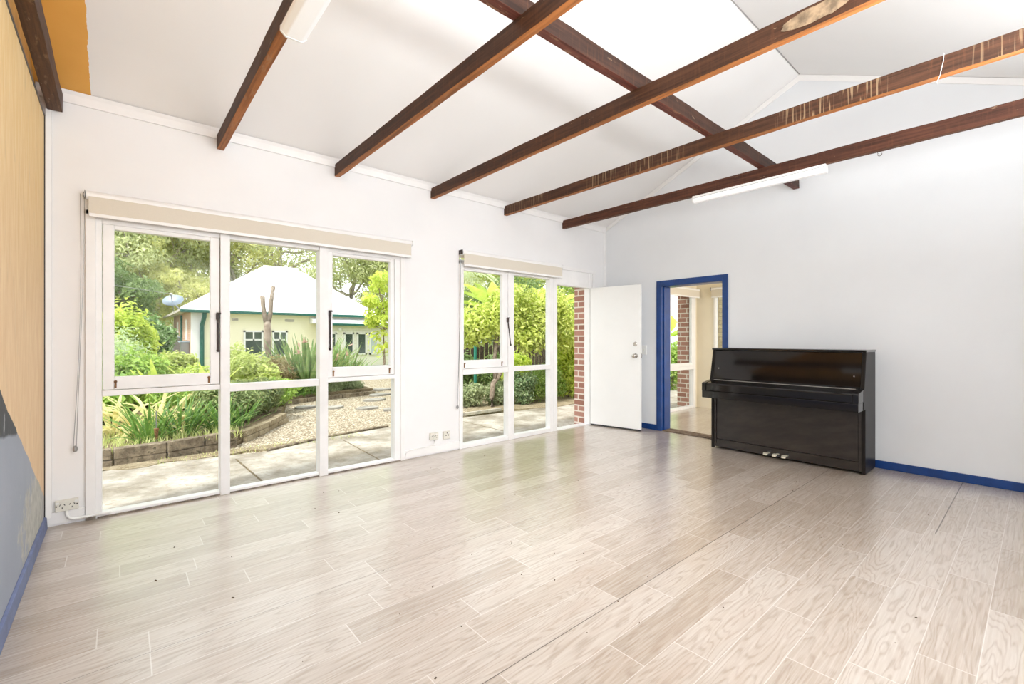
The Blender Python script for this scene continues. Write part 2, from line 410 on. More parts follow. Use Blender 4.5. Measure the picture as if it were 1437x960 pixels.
M['stonewall'] = ground_mat('weathered garden brick', (0.13, 0.10, 0.07), (0.34, 0.28, 0.20), 9, b=0.8, speck=(0.10, 0.09, 0.06), sscale=35)
M['slate'] = ground_mat('stepping stone', (0.24, 0.23, 0.21), (0.40, 0.38, 0.34), 6, b=0.3)
M['bark'] = ground_mat('grey bark', (0.20, 0.15, 0.11), (0.42, 0.35, 0.28), 14, b=0.8)
M['bark_pale'] = ground_mat('pale gum bark', (0.36, 0.31, 0.26), (0.62, 0.57, 0.50), 9, b=0.5)
M['bamboo'] = ground_mat('brown fence slats', (0.035, 0.028, 0.02), (0.11, 0.08, 0.055), 25, b=0.6)
M['debris'] = ground_mat('dry crumbs', (0.06, 0.045, 0.03), (0.16, 0.11, 0.07), 40)

t = NT('corrugated white roofing'); g = t.geo(); x, y, z = t.xyz(g)
w = t.math('SINE', t.math('MULTIPLY', x, 60))
t.P(col=t.mix(t.noise(g, 1.2, 4), (0.83, 0.83, 0.84), (0.92, 0.92, 0.92)), rough=0.55, normal=t.bump(w, 0.3, 0.02)); M['roof'] = t.m
t = NT('weatherboard'); g = t.geo(); x, y, z = t.xyz(g)
f = t.math('FRACT', t.math('MULTIPLY', z, 6))
t.P(col=t.mix(t.step(f, 0.0, 0.08), (0.45, 0.43, 0.38), (0.86, 0.84, 0.76)), rough=0.6); M['boards'] = t.m

def leafm(name, c1, c2, c3=None, trans=0.35, scale=9, rough=0.45):
    t = NT(name); g = t.geo()
    n = t.noise(g, scale, 3, 0.7)
    big = t.noise(g, 1.4, 2)
    c = t.mix(t.step(n, 0.35, 0.65), c1, c2)
    c = t.mix(t.math('MULTIPLY', t.step(big, 0.4, 0.65), 0.5), c, tuple(min(1, k * 1.35) for k in c2))
    if c3:
        s = t.noise(g, scale * 4, 1)
        c = t.mix(t.step(s, 0.62, 0.66), c, c3)
    t.P(col=c, rough=rough, spec=0.4)
    tl = t.n('ShaderNodeBsdfTranslucent'); t.set(tl.inputs[0], t.mix(0.5, c, tuple(min(1, k * 1.4) for k in c2)))
    mx = t.n('ShaderNodeMixShader'); mx.inputs[0].default_value = trans
    t.t.links.new(t.bsdf.outputs[0], mx.inputs[1]); t.t.links.new(tl.outputs[0], mx.inputs[2]); t.t.links.new(mx.outputs[0], t.out.inputs[0])
    return t.m
L = {}
L['gum'] = leafm('gum leaves', (0.34, 0.40, 0.18), (0.64, 0.67, 0.36), (0.76, 0.76, 0.52), scale=2)
L['gum2'] = leafm('olive gum leaves', (0.40, 0.43, 0.15), (0.72, 0.72, 0.32), (0.82, 0.80, 0.50), scale=2)
L['dark'] = leafm('deep green leaves', (0.10, 0.17, 0.06), (0.25, 0.34, 0.12), None, scale=3)
L['lime'] = leafm('lime leaves', (0.32, 0.48, 0.06), (0.68, 0.77, 0.16), (0.80, 0.84, 0.30), 0.45)
L['mid'] = leafm('garden green leaves', (0.15, 0.30, 0.05), (0.40, 0.55, 0.12), (0.70, 0.70, 0.30))
L['croton'] = leafm('mixed green and yellow leaves', (0.20, 0.33, 0.06), (0.52, 0.62, 0.14), (0.70, 0.42, 0.30))
L['feather'] = leafm('feathery pale leaves', (0.40, 0.55, 0.25), (0.66, 0.78, 0.50), None)
L['frang'] = leafm('dark leaves with pale blossom', (0.10, 0.22, 0.06), (0.28, 0.42, 0.14), (0.85, 0.88, 0.72))
L['yel'] = leafm('yellow-green leaves', (0.28, 0.36, 0.09), (0.60, 0.66, 0.24), (0.84, 0.80, 0.52), 0.45)
L['olive'] = leafm('brown-olive leaves', (0.20, 0.15, 0.07), (0.45, 0.38, 0.18), (0.55, 0.42, 0.25))
L['conif'] = leafm('grey-green needles', (0.10, 0.15, 0.06), (0.30, 0.37, 0.15), (0.50, 0.46, 0.22))
L['strap'] = leafm('strappy green leaves', (0.045, 0.12, 0.025), (0.17, 0.31, 0.06), (0.48, 0.52, 0.15))
L['strel'] = leafm('blue-green stiff leaves', (0.09, 0.18, 0.06), (0.30, 0.42, 0.16), (0.45, 0.30, 0.18))
L['dry'] = leafm('dry straw leaves', (0.45, 0.36, 0.16), (0.75, 0.68, 0.34), (0.40, 0.55, 0.15))
L['citrus'] = leafm('bright citrus leaves', (0.26, 0.36, 0.06), (0.66, 0.72, 0.20), (0.86, 0.86, 0.42), 0.4, 7)
L['silver'] = leafm('grey sage leaves', (0.20, 0.26, 0.13), (0.44, 0.50, 0.28), (0.66, 0.68, 0.46))
L['bluegr'] = leafm('blue-green small leaves', (0.09, 0.17, 0.08), (0.30, 0.39, 0.19), (0.62, 0.66, 0.42))
L['banana'] = leafm('big banana leaves', (0.35, 0.55, 0.08), (0.62, 0.80, 0.15), None, 0.5, 3)
L['palm'] = leafm('pale palm fronds', (0.35, 0.42, 0.25), (0.65, 0.70, 0.48), None, 0.4, 5)
L['flower'] = leafm('faded pink blooms', (0.55, 0.30, 0.25), (0.70, 0.50, 0.42), None, 0.3)
L['grass'] = leafm('short grass', (0.30, 0.38, 0.10), (0.58, 0.62, 0.25), (0.75, 0.70, 0.40))

# piano
t = NT('black polished lacquer'); g = t.geo()
t.P(col=(0.006, 0.005, 0.005), rough=t.math('ADD', 0.05, t.math('MULTIPLY', t.noise(g, 4, 3), 0.05)), spec=0.45, coat=0.15, coatr=0.04); M['lacquer'] = t.m
t = NT('black dusty lacquer'); g = t.geo(); x, y, z = t.xyz(g)
sm_ = t.noise(t.comb(x, t.math('MULTIPLY', y, 1.5), t.math('ADD', t.math('MULTIPLY', z, 5), y)), 3, 4, 0.6)
t.P(col=t.mix(t.step(sm_, 0.3, 0.75), (0.014, 0.011, 0.010), (0.035, 0.028, 0.024)), rough=0.28, spec=0.5); M['lacquer_dull'] = t.m
t = NT('black side lacquer'); t.P(col=(0.012, 0.010, 0.009), rough=0.35, spec=0.15); M['lacquer_side'] = t.m
t = NT('fluorescent diffuser'); t.P(col=(0.88, 0.88, 0.88), rough=0.3, emis=(1, 1, 1), emiss=0.12); M['diffuser'] = t.m
M['mat'] = ground_mat('worn brown threshold', (0.12, 0.085, 0.06), (0.26, 0.20, 0.15), 20, b=0.4)

# ------------------------------------------------------------------ setting: shell
XL, XR, YN, YS, RIDGE_Y, RIDGE_Z, EAVE = -0.37, 5.58, 4.30, -0.90, 1.70, 4.11, 2.92
SL = (RIDGE_Z - EAVE) / (YN - RIDGE_Y)
def struct(o, label=None, cat=None):
    return tag(o, label, cat, kind='structure')

struct(MB().box(-0.45, 8.2, -1.1, 4.33, -0.10, 0.0).build('floor', M['floor']), 'whitewashed timber-look plank floor', 'floor')
c = MB()
c.prism([(YN + 0.30, EAVE - 0.30 * SL), (RIDGE_Y, RIDGE_Z), (YS - 0.30, EAVE - 0.30 * SL), (YS - 0.30, EAVE - 0.30 * SL + 0.1), (RIDGE_Y, RIDGE_Z + 0.11), (YN + 0.30, EAVE - 0.30 * SL + 0.1)], 'x', -0.6, 5.82)
struct(c.build('ceiling', M['ceiling']), 'white pitched ceiling with orange strip beside the painted wall', 'ceiling')

# window wall (inner lining; openings for two windows and the garden door)
W1 = (-0.17, 2.23, 2.12); W2 = (2.92, 5.25, 2.22)
w = MB()
for (x0, x1, z0, z1) in [(-0.45, W1[0], 0, EAVE), (W1[1], W2[0], 0, EAVE), (W2[1], XR, 0, EAVE), (W1[0], W1[1], W1[2], EAVE), (W2[0], W2[1], W2[2], EAVE)]:
    w.box(x0, x1, YN, YN + 0.07, z0, z1 + 0.02)
struct(w.build('wall_north', M['wall']), 'white window wall', 'wall')
w = MB()
for (x0, x1, z0, z1) in [(-0.6, W1[0] + 0.01, -0.1, 2.72), (2.24, 2.90, -0.1, 2.72), (5.205, 5.79, -0.1, 2.72), (W1[0] + 0.01, 2.26, 2.13, 2.72), (2.90, 5.205, 2.23, 2.72)]:
    w.box(x0, x1, YN + 0.07, YN + 0.29, z0, z1)
for (x0, x1, z0, z1) in [(5.79, 6.9, -0.1, 2.5), (7.885, 8.3, -0.1, 2.5), (6.9, 7.885, 2.13, 2.5)]: w.box(x0, x1, 4.20, 4.42, z0, z1)
struct(w.build('wall_outside_north', M['brick']), 'red-brown brick outer face of the window wall', 'wall')

# piano wall with doorway
D2 = (2.49, 3.39, 2.0)
w = MB()
w.prism([(YS - 0.1, 0), (D2[0], 0), (D2[0], D2[2]), (RIDGE_Y + .9, 3.0), (RIDGE_Y, RIDGE_Z + 0.03), (YS - 0.1, EAVE - 0.02)], 'x', XR, XR + 0.2)
w.prism([(D2[0], D2[2]), (D2[1], D2[2]), (YN, D2[2]), (YN, EAVE + 0.02), (RIDGE_Y, RIDGE_Z + 0.03), (RIDGE_Y + .9, 3.0)], 'x', XR, XR + 0.2)
w.prism([(D2[1], 0), (YN, 0), (YN, D2[2]), (D2[1], D2[2])], 'x', XR, XR + 0.2)
struct(w.build('wall_east', M['wall_cool']), 'cool white gable wall behind the piano', 'wall')

w = MB(); w.box(XL - 0.1, XL, YS, YN - 0.002, 0, 2.72)
struct(w.build('wall_west', M['mural']), 'tan and grey hand-painted wall', 'wall')
w = MB(); w.prism([(YS, 2.70), (YN, 2.70), (YN, EAVE), (RIDGE_Y, RIDGE_Z + 0.01), (YS, EAVE)], 'x', XL - 0.12, XL - 0.045)
struct(w.build('wall_west_gable', M['orange']), 'orange gable board above the painted wall', 'wall')
w = MB(); w.box(XL - 0.05, XL + 0.004, YS, YN - 0.01, 2.712, 2.728)
struct(w.build('trim_1', M['ledge']), 'battered grey top edge of the painted wall', 'trim')
w = MB(); w.box(XL - 0.5, XR + 0.2, YS - 0.1, YS, 0, EAVE)
struct(w.build('wall_south', M['wall']), 'white wall opposite the windows', 'wall')

# baseboards, cornices
def prism_run(poly, axis, a0, a1, name, mat, label, cat='trim', bevel=0.003):
    return struct(MB().prism(poly, axis, a0, a1).build(name, mat, bevel=bevel), label, cat)
b = MB()
for (x0, x1) in [(-0.365, -0.175), (2.235, 2.915)]: b.box(x0, x1, YN - 0.014, YN, 0.012, 0.095)
struct(b.build('baseboard_north', M['trim'], bevel=0.003), 'white skirting under the windows', 'baseboard')
b = MB(); b.box(XR - 0.016, XR, YS, D2[0] - 0.03, 0, 0.075); b.box(XR - 0.016, XR, D2[1] + 0.04, YN, 0, 0.075)
struct(b.build('baseboard_east', M['blue'], bevel=0.003), 'dark blue skirting of the piano wall', 'baseboard')
b = MB(); b.prism([(XL, 0), (XL + 0.018, 0), (XL + 0.014, 0.075), (XL, 0.08)], 'y', YS, YN - 0.03)
struct(b.build('baseboard_west', M['blue_pale'], bevel=0.003), 'faded violet-blue skirting of the painted wall', 'baseboard')
prism_run([(YN, 2.845), (YN - 0.014, 2.845), (YN - 0.018, 2.90), (YN - 0.03, 2.926), (YN, 2.915)], 'x', XL - 0.04, XR, 'trim_2', M['trim'], 'white cornice along the window wall')
g_ = MB()
for sgn in (1, -1):
    y1 = YN if sgn > 0 else YS
    g_.prism([(y1, EAVE - 0.004), (RIDGE_Y, RIDGE_Z - 0.004), (RIDGE_Y, RIDGE_Z - 0.065), (y1, EAVE - 0.055)], 'x', XR - 0.010, XR)
struct(g_.build('trim_3', M['ceiling']), 'white cover board following the gable', 'trim')
struct(MB().box(XL, XR - 0.015, RIDGE_Y - 0.005, RIDGE_Y + 0.005, RIDGE_Z - 0.006, RIDGE_Z).build('trim_4', M['crack']), 'thin grey joint along the ceiling ridge', 'trim')
prism_run([(XL + 0.006, YN - 0.001), (XL + 0.036, YN - 0.001), (XL + 0.036, YN - 0.012), (XL + 0.006, YN - 0.026)], 'z', 0.06, 2.84, 'trim_5', M['trim'], 'white cover strip in the left corner')
prism_run([(XR - 0.05, YN), (XR, YN), (XR, YN - 0.012), (XR - 0.05, YN - 0.008)], 'z', 0.0, 2.84, 'trim_6', M['trim'], 'white cover strip beside the garden door')
struct(MB().box(XL - 0.002, XL + 0.006, YN - 0.02, YN - 0.001, 0.05, 2.72).build('trim_7', M['darkgap']), 'black crack between painted wall and window wall', 'trim')

# ------------------------------------------------------------------ windows
def window(name, label, base_x, members, sashes, panes, arch, ztop):
    e = empty(name, (base_x, YN, 0), label, 'window', kind='structure')
    f = MB()
    for (x0, x1, z0, z1, y0) in members: f.box(x0, x1, y0, YN + 0.075, z0, z1)
    f.build('window_frame', M['frame'], e, bevel=0.004)
    a = MB()
    for (x0, x1, z0, z1) in arch: a.box(x0, x1, YN - 0.022, YN + 0.001, z0, z1)
    a.build('architrave', M['trim'], e, bevel=0.004)
    for (x0, x1, z0, z1, l, r, b_, t_) in sashes:
        s = MB(); y0, y1 = YN - 0.008, YN + 0.045
        s.box(x0, x0 + l, y0, y1, z0, z1).box(x1 - r, x1, y0, y1, z0, z1).box(x0 + l, x1 - r, y0, y1, z0, z0 + b_).box(x0 + l, x1 - r, y0, y1, z1 - t_, z1)
        so = s.build('sash', M['frame'], e, bevel=0.004)
        MB().box(x0 + l - .005, x1 - r + .005, YN + 0.016, YN + 0.02, z0 + b_ - .005, z1 - t_ + .005).build('pane', M['glass'], so)
        for hx in (x0 + l + 0.004, x1 - r - 0.012):
            h = MB(); h.box(hx - 0.004, hx + 0.008, y0 - 0.006, y0 + 0.002, z0 + 0.012, z0 + b_ * 0.62)
            h.lathe((hx + 0.002, y0 - 0.006, z0 + b_ * 0.62), (0, -1, 0), [(0, 0.010), (0.005, 0.009), (0.007, 0.003)], 10)
            h.build('hinge', M['rust'], so)
    for (x0, x1, z0, z1) in panes:
        MB().box(x0 - .005, x1 + .005, YN + 0.034, YN + 0.038, z0 - .005, z1 + .005).build('pane', M['glass'], e)
    return e
def stay(parent, x, z0, z1, tilt):
    s = MB(); y = YN - 0.02
    s.obox((x + tilt / 2, y, (z0 + z1) / 2), (0.012, 0.010, z1 - z0), ry=math.atan2(tilt, z1 - z0) * -1)
    s.obox((x, y, z1 - 0.02), (0.022, 0.022, 0.05))
    s.obox((x + 0.004, y - 0.012, z1 + 0.005), (0.03, 0.018, 0.014))
    s.lathe((x + tilt, y, z0), (0, -1, 0), [(-0.01, 0.011), (0.008, 0.011), (0.014, 0.006)], 10)
    n = 9
    for k in range(n):
        zz = z0 + (z1 - z0) * (k + 1) / (n + 2)
        s.lathe((x + tilt * (1 - (k + 1) / (n + 2)), y - 0.005, zz), (0, -1, 0), [(0, 0.0045), (0.004, 0.003)], 8)
    s.build('window_stay', M['iron'], parent)

yf = YN - 0.012
w1 = window('window_1', 'wide white-framed window of six panes beneath the longer blind', 1.03,
    [(-0.155, -0.086, 0.0, 2.11, yf), (2.125, 2.19, 0.0, 2.11, yf), (0.616, 0.683, 0.0, 2.11, YN - 0.03), (1.382, 1.458, 0.0, 2.11, YN - 0.03),
     (-0.086, 2.125, 0.0, 0.028, yf), (-0.086, 0.616, 0.847, 0.887, yf - 0.01), (0.683, 1.382, 0.822, 0.882, yf - 0.006), (1.458, 2.125, 0.847, 0.887, yf - 0.01),
     (-0.086, 2.125, 2.055, 2.11, yf)],
    [(-0.083, 0.613, 0.89, 2.055, 0.062, 0.062, 0.09, 0.03), (1.461, 2.122, 0.89, 2.055, 0.045, 0.042, 0.095, 0.03)],
    [(-0.086, 0.616, 0.028, 0.847), (0.683, 1.382, 0.028, 0.822), (1.458, 2.125, 0.028, 0.847), (0.683, 1.382, 0.882, 2.055)],
    [(-0.172, -0.118, 0.0, 2.14), (2.19, 2.235, 0.0, 2.14), (-0.172, 2.235, 2.105, 2.15)], 2.11)
stay(w1, 0.60, 1.156, 1.447, 0.002); stay(w1, 1.477, 1.154, 1.50, 0.002)
w2 = window('window_2', 'white-framed four-pane window beneath the shorter blind beside the garden door', 3.66,
    [(2.93, 2.967, 0.0, 2.11, yf), (4.374, 4.44, 0.0, 2.11, yf), (3.636, 3.729, 0.0, 2.11, yf - 0.008),
     (2.967, 4.374, 0.0, 0.05, yf), (2.967, 3.636, 0.84, 0.905, yf - 0.006), (3.729, 4.374, 0.845, 0.905, yf - 0.006), (2.967, 4.374, 2.045, 2.11, yf)],
    [(2.969, 3.634, 0.908, 2.05, 0.012, 0.085, 0.095, 0.02)],
    [(2.967, 3.636, 0.05, 0.84), (3.729, 4.374, 0.05, 0.845), (3.729, 4.374, 0.905, 2.045)],
    [(2.915, 2.95, 0.0, 2.14), (2.915, 4.44, 2.10, 2.15)], 2.11)
stay(w2, 3.625, 1.175, 1.50, 0.045)
# rotten sill line under window 1
s = MB(); s.box(-0.11, 2.2, YN - 0.02, YN - 0.011, 0.0, 0.010); s.box(-0.17, -0.118, YN - 0.024, YN - 0.02, 0.0, 0.028)
struct(s.build('trim_8', M['dirt']), 'rotten dirty strip along the foot of the wide window', 'trim')

# ------------------------------------------------------------------ garden door
d1 = empty('door_1', (4.85, YN, 0), 'open garden doorway in white frame, its plain white door swung inward', 'door', kind='structure')
f = MB()
f.box(4.44, 4.512, YN - 0.014, YN + 0.085, 0, 2.22).box(5.19, 5.25, YN - 0.014, YN + 0.085, 0, 2.22)
f.box(4.44, 5.25, YN - 0.006, YN + 0.075, 1.985, 2.22)
f.box(4.512, 5.19, YN + 0.0, YN + 0.12, -0.02, 0.012)
f.build('door_frame', M['frame'], d1, bevel=0.004)
a = MB(); a.box(4.44, 5.31, YN - 0.03, YN + 0.001, 2.20, 2.245).box(5.25, 5.305, YN - 0.024, YN + 0.001, 0, 2.20).box(4.50, 5.20, YN - 0.014, YN - 0.006, 1.985, 2.012)
a.build('architrave', M['trim'], d1, bevel=0.004)
HX, HY, TH, DW = 5.185, 4.268, math.radians(10.2), 0.765
dx, dy = math.sin(TH), -math.cos(TH)
nx_, ny_ = -dy, dx                                      # towards the piano wall
def dl(u, v, z): return (HX + dx * u + nx_ * v, HY + dy * u + ny_ * v, z)
leaf = MB()
pts = [dl(0, 0, 0), dl(DW, 0, 0), dl(DW, 0.036, 0), dl(0, 0.036, 0)]
leaf.prism([(p[0], p[1]) for p in pts], 'z', 0.022, 1.985)
lo = leaf.build('door_leaf', M['door'], d1, bevel=0.003)
pts = [dl(0.01, 0.003, 0), dl(DW - 0.005, 0.003, 0), dl(DW - 0.005, 0.033, 0), dl(0.01, 0.033, 0)]
MB().prism([(p[0], p[1]) for p in pts], 'z', 0.004, 0.022).build('under_leaf_shade', M['darkgap'], lo)  # dark strip put in for the shaded gap below the leaf
kb = MB(); kb.lathe(dl(DW - 0.07, 0, 1.02), (-nx_, -ny_, 0), [(0, 0.032), (0.006, 0.032), (0.008, 0.014), (0.035, 0.013), (0.042, 0.027), (0.06, 0.030), (0.072, 0.022), (0.075, 0.006)], 20)
kb.build('knob', M['chrome'], lo, smooth=True)
kb = MB(); kb.lathe(dl(DW - 0.075, 0, 1.18), (-nx_, -ny_, 0), [(0, 0.031), (0.008, 0.030), (0.014, 0.022), (0.018, 0.020)], 20); kb.obox(dl(DW - 0.075, -0.024, 1.18), (0.006, 0.026, 0.012), rz=TH)
kb.build('deadlock', M['chrome'], lo)
lt_ = MB(); lt_.obox(dl(DW + 0.0015, 0.018, 1.02), (0.024, 0.004, 0.06), rz=TH); lt_.obox(dl(DW + 0.006, 0.018, 1.02), (0.012, 0.012, 0.016), rz=TH)
lt_.build('latch', M['chrome'], lo)

# ------------------------------------------------------------------ blue-framed doorway
d2 = empty('door_2', (XR, 2.94, 0), 'blue-framed open doorway to the adjoining room beside the piano', 'door', kind='structure')
f = MB()
y0, y1, zt = 2.464, 3.428, 2.035
f.box(XR - 0.018, XR + 0.001, y0, y0 + 0.068, 0, zt).box(XR - 0.018, XR + 0.001, y1 - 0.075, y1, 0, zt).box(XR - 0.018, XR + 0.001, y0 + 0.068, y1 - 0.075, zt - 0.075, zt)
f.build('architrave', M['blue'], d2, bevel=0.004)
f = MB()
f.box(XR - 0.004, XR + 0.21, D2[0] - 0.001, D2[0] + 0.03, 0, 1.985).box(XR - 0.004, XR + 0.21, D2[1] - 0.03, D2[1] + 0.001, 0, 1.985).box(XR - 0.004, XR + 0.21, D2[0] + 0.03, D2[1] - 0.03, 1.955, 2.0)
f.box(XR + 0.05, XR + 0.20, D2[0] + 0.03, D2[0] + 0.045, 0, 1.955).box(XR + 0.05, XR + 0.20, D2[1] - 0.045, D2[1] - 0.03, 0, 1.955)
f.build('door_frame', M['blue'], d2, bevel=0.003)
MB().box(XR + 0.002, XR + 0.2, D2[0] + 0.045, D2[1] - 0.045, 0.0, 0.012).build('threshold', M['mat'], d2, bevel=0.003)

# ------------------------------------------------------------------ adjoining room
R2X, R2Y = 8.03, 4.12
w = MB(); 
for (x0, x1, z0, z1) in [(5.78, 6.95, 0, 2.5), (7.99, R2X, 0, 2.5), (6.95, 7.99, 2.08, 2.5)]: w.box(x0, x1, R2Y, 4.20, z0, z1)
struct(w.build('wall_adjoining_north', M['cream']), 'cream window wall of the adjoining room', 'wall')
w = MB()
for (ya, yb, z0, z1) in [(3.80, R2Y, 0, 2.5), (-1.0, 2.5, 0, 2.5), (2.5, 3.80, 0, 0.5), (2.5, 3.80, 2.08, 2.5)]: w.box(R2X, R2X + 0.12, ya, yb, z0, z1)
struct(w.build('wall_adjoining_east', M['cream']), 'cream end wall of the adjoining room', 'wall')
struct(MB().box(5.78, R2X + 0.12, -1.1, R2Y + 0.1, 2.5, 2.56).build('ceiling.001', M['cream']), 'flat ceiling of the adjoining room', 'ceiling')
struct(MB().box(5.78, R2X, -1.1, -1.0, 0, 2.5).build('wall_adjoining_south', M['cream']), 'cream far wall of the adjoining room', 'wall')
e = empty('window_3', (7.5, R2Y, 0), 'white two-pane window seen through the blue doorway', 'window', kind='structure')
f = MB(); ya, yb = R2Y - 0.012, R2Y + 0.08
f.box(6.97, 7.04, ya, yb, 0, 2.1).box(7.90, 7.975, ya, yb, 0, 2.1).box(7.04, 7.90, ya, yb, 0, 0.04).box(7.04, 7.90, ya, yb, 0.70, 0.76).box(7.04, 7.90, ya, yb, 2.04, 2.1)
f.build('window_frame', M['frame'], e, bevel=0.004)
s = MB(); s.box(7.04, 7.10, ya - 0.01, ya + 0.04, 0.76, 2.04).box(7.82, 7.90, ya - 0.01, ya + 0.04, 0.76, 2.04).box(7.10, 7.82, ya - 0.01, ya + 0.04, 0.76, 0.82).box(7.10, 7.82, ya - 0.01, ya + 0.04, 2.0, 2.04)
so = s.build('sash', M['frame'], e, bevel=0.004)
MB().box(7.095, 7.825, ya + 0.015, ya + 0.018, 0.815, 2.005).build('pane', M['glass'], so)
MB().box(7.035, 7.905, R2Y + 0.05, R2Y + 0.054, 0.035, 0.705).build('pane', M['glass'], e)
e = empty('window_4', (R2X, 3.15, 0.5), 'side window of the adjoining room looking onto cream brick', 'window', kind='structure')
f = MB(); xa, xb = R2X - 0.012, R2X + 0.08
f.box(xa, xb, 3.76, 3.80, 0.5, 2.08).box(xa, xb, 2.5, 2.54, 0.5, 2.08).box(xa, xb, 2.54, 3.76, 0.5, 0.55).box(xa, xb, 2.54, 3.76, 2.04, 2.08)
f.build('window_frame', M['frame'], e, bevel=0.004)
MB().box(R2X + 0.03, R2X + 0.034, 2.535, 3.765, 0.545, 2.045).build('pane', M['glass'], e)
struct(MB().box(9.6, 9.8, -1.0, 4.8, -0.1, 3.0).build('wall_yard', M['brick_cream']), 'cream brick wall outside the side window', 'wall')

# ------------------------------------------------------------------ roller blinds
def blind(p0, p1, z, hang, face, label, chain=None, bracket_mat='steel'):
    """p0,p1: ends along x (or y) on a wall face"""
    ax = 'x' if abs(p0[0] - p1[0]) > abs(p0[1] - p1[1]) else 'y'
    cx, cy = (p0[0] + p1[0]) / 2, (p0[1] + p1[1]) / 2
    e = empty('roller_blind', (cx, cy, z - hang), label, 'blind', 'roller blinds above the windows')
    sx, sy = face
    ox, oy = sx * 0.05, sy * 0.05
    a, b_ = Vector((p0[0] + ox, p0[1] + oy, z)), Vector((p1[0] + ox, p1[1] + oy, z))
    d = (b_ - a).normalized()
    r = MB(); r.tube([a, b_], 0.030, 20); r.build('roller', M['trim'], e, smooth=False)
    fx, fy = sx * 0.027, sy * 0.027
    q = MB()
    c0, c1 = a + d * 0.012 + Vector((fx, fy, 0)), b_ - d * 0.012 + Vector((fx, fy, 0))
    cc = (c0 + c1) / 2; Ln = (c1 - c0).length
    q.obox((cc.x, cc.y, z - 0.012 - hang / 2), (Ln if ax == 'x' else 0.002, 0.002 if ax == 'x' else Ln, hang - 0.0))
    q.build('fabric', M['fabric'], e)
    q = MB(); q.obox((cc.x, cc.y, z - 0.012 - hang), (Ln if ax == 'x' else 0.012, 0.012 if ax == 'x' else Ln, 0.024)); q.build('bottom_bar', M['trim'], e, bevel=0.003)
    for k, p in enumerate((a - d * 0.008, b_ + d * 0.008)):
        br = MB()
        br.obox((p.x - sx * 0.012, p.y - sy * 0.012, z + 0.004), (0.004 if ax == 'x' else 0.075, 0.075 if ax == 'x' else 0.004, 0.05))
        br.lathe((p.x, p.y, z), d if k else -d, [(0, 0.018), (0.008, 0.018)], 14)
        br.build('bracket', M[bracket_mat] if k == 0 else M['plasticw'], e, bevel=0.001)
    if chain:
        zb, sw = chain
        pa = a - d * 0.02
        c_ = MB()
        n = 14
        for side in (-1, 1):
            pts = []
            for i in range(n + 1):
                t_ = i / n; zz = z - (z - zb) * t_
                pts.append((pa.x + side * 0.006 - sw * t_ ** 2 + 0.004 * math.sin(t_ * 5 + side), pa.y + side * 0.008, zz))
            c_.tube(pts, 0.0022, 5)
        c_.lathe((pa.x - sw, pa.y, zb - 0.03), (0, 0, 1), [(0, 0.008), (0.01, 0.013), (0.03, 0.012), (0.04, 0.004)], 10)
        c_.build('chain', M['steel'], e)
    return e
blind((-0.165, YN), (2.29, YN), 2.232, 0.125, (0, -1), 'wide beige roller blind, nearly rolled up, above the six-pane window', (0.52, 0.035))
blind((2.925, YN), (4.555, YN), 2.222, 0.13, (0, -1), 'narrower beige roller blind, nearly rolled up, beside the garden door', (0.50, 0.04), 'iron')
blind((6.95, R2Y), (8.0, R2Y), 2.13, 0.12, (0, -1), 'beige roller blind on the window seen through the blue doorway')
blind((R2X, 3.82), (R2X, 2.5), 2.13, 0.13, (-1, 0), 'beige roller blind on the side window of the adjoining room', None, 'iron')

# ------------------------------------------------------------------ ceiling beams
BZ0, BZ1 = 2.765, 2.875
def beam(x0, x1, label, mat, seed, z0=BZ0, z1=BZ1, yend=YN):
    rng = random.Random(seed)
    n = 26; m_ = MB(); vs = []; fs = []
    for i in range(n + 1):
        y = YS + (yend - YS) * i / n
        j = lambda s_=0.0018: rng.uniform(-s_, s_)
        vs += [(x0 + j(), y, z0 + j()), (x1 + j(), y, z0 + j()), (x1 + j(), y, z1 + j()), (x0 + j(), y, z1 + j())]
    for i in range(n):
        for k in range(4):
            fs.append((i * 4 + k, i * 4 + (k + 1) % 4, i * 4 + 4 + (k + 1) % 4, i * 4 + 4 + k))
    fs += [(0, 1, 2, 3), (n * 4, n * 4 + 1, n * 4 + 2, n * 4 + 3)]
    m_.add(vs, fs)
    o = m_.build('ceiling_beam', mat, bevel=0.002, seg=1)
    return tag(o, label, 'beam', 'cross beams spanning the room')
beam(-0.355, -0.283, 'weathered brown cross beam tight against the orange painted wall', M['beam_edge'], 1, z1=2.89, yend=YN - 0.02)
beam(0.596, 0.645, 'cross beam with orange underside coloured as brightly lit carrying a light near the wide window', M['beam'], 2)
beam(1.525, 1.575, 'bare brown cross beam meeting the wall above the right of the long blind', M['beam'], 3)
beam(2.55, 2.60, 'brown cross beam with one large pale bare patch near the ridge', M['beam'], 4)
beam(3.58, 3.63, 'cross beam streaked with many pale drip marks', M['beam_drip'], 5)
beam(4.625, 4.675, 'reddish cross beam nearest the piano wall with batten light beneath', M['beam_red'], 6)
lb = MB(); rng = random.Random(9); vs = []; fs = []; n = 26
for i in range(n + 1):
    x = XL - 0.04 + (XR - XL + 0.04) * i / n; j = lambda: rng.uniform(-.002, .002)
    vs += [(x, 1.705 + j(), 2.878 + j()), (x, 1.765 + j(), 2.878 + j()), (x, 1.765 + j(), 2.985 + j()), (x, 1.705 + j(), 2.985 + j())]
for i in range(n):
    for k in range(4): fs.append((i * 4 + k, i * 4 + (k + 1) % 4, i * 4 + 4 + (k + 1) % 4, i * 4 + 4 + k))
fs += [(0, 1, 2, 3), (n * 4, n * 4 + 1, n * 4 + 2, n * 4 + 3)]
lb.add(vs, fs)
tag(lb.build('ceiling_beam', M['beam_long'], bevel=0.002, seg=1), 'long dark beam lying across the tops of the other beams', 'beam')
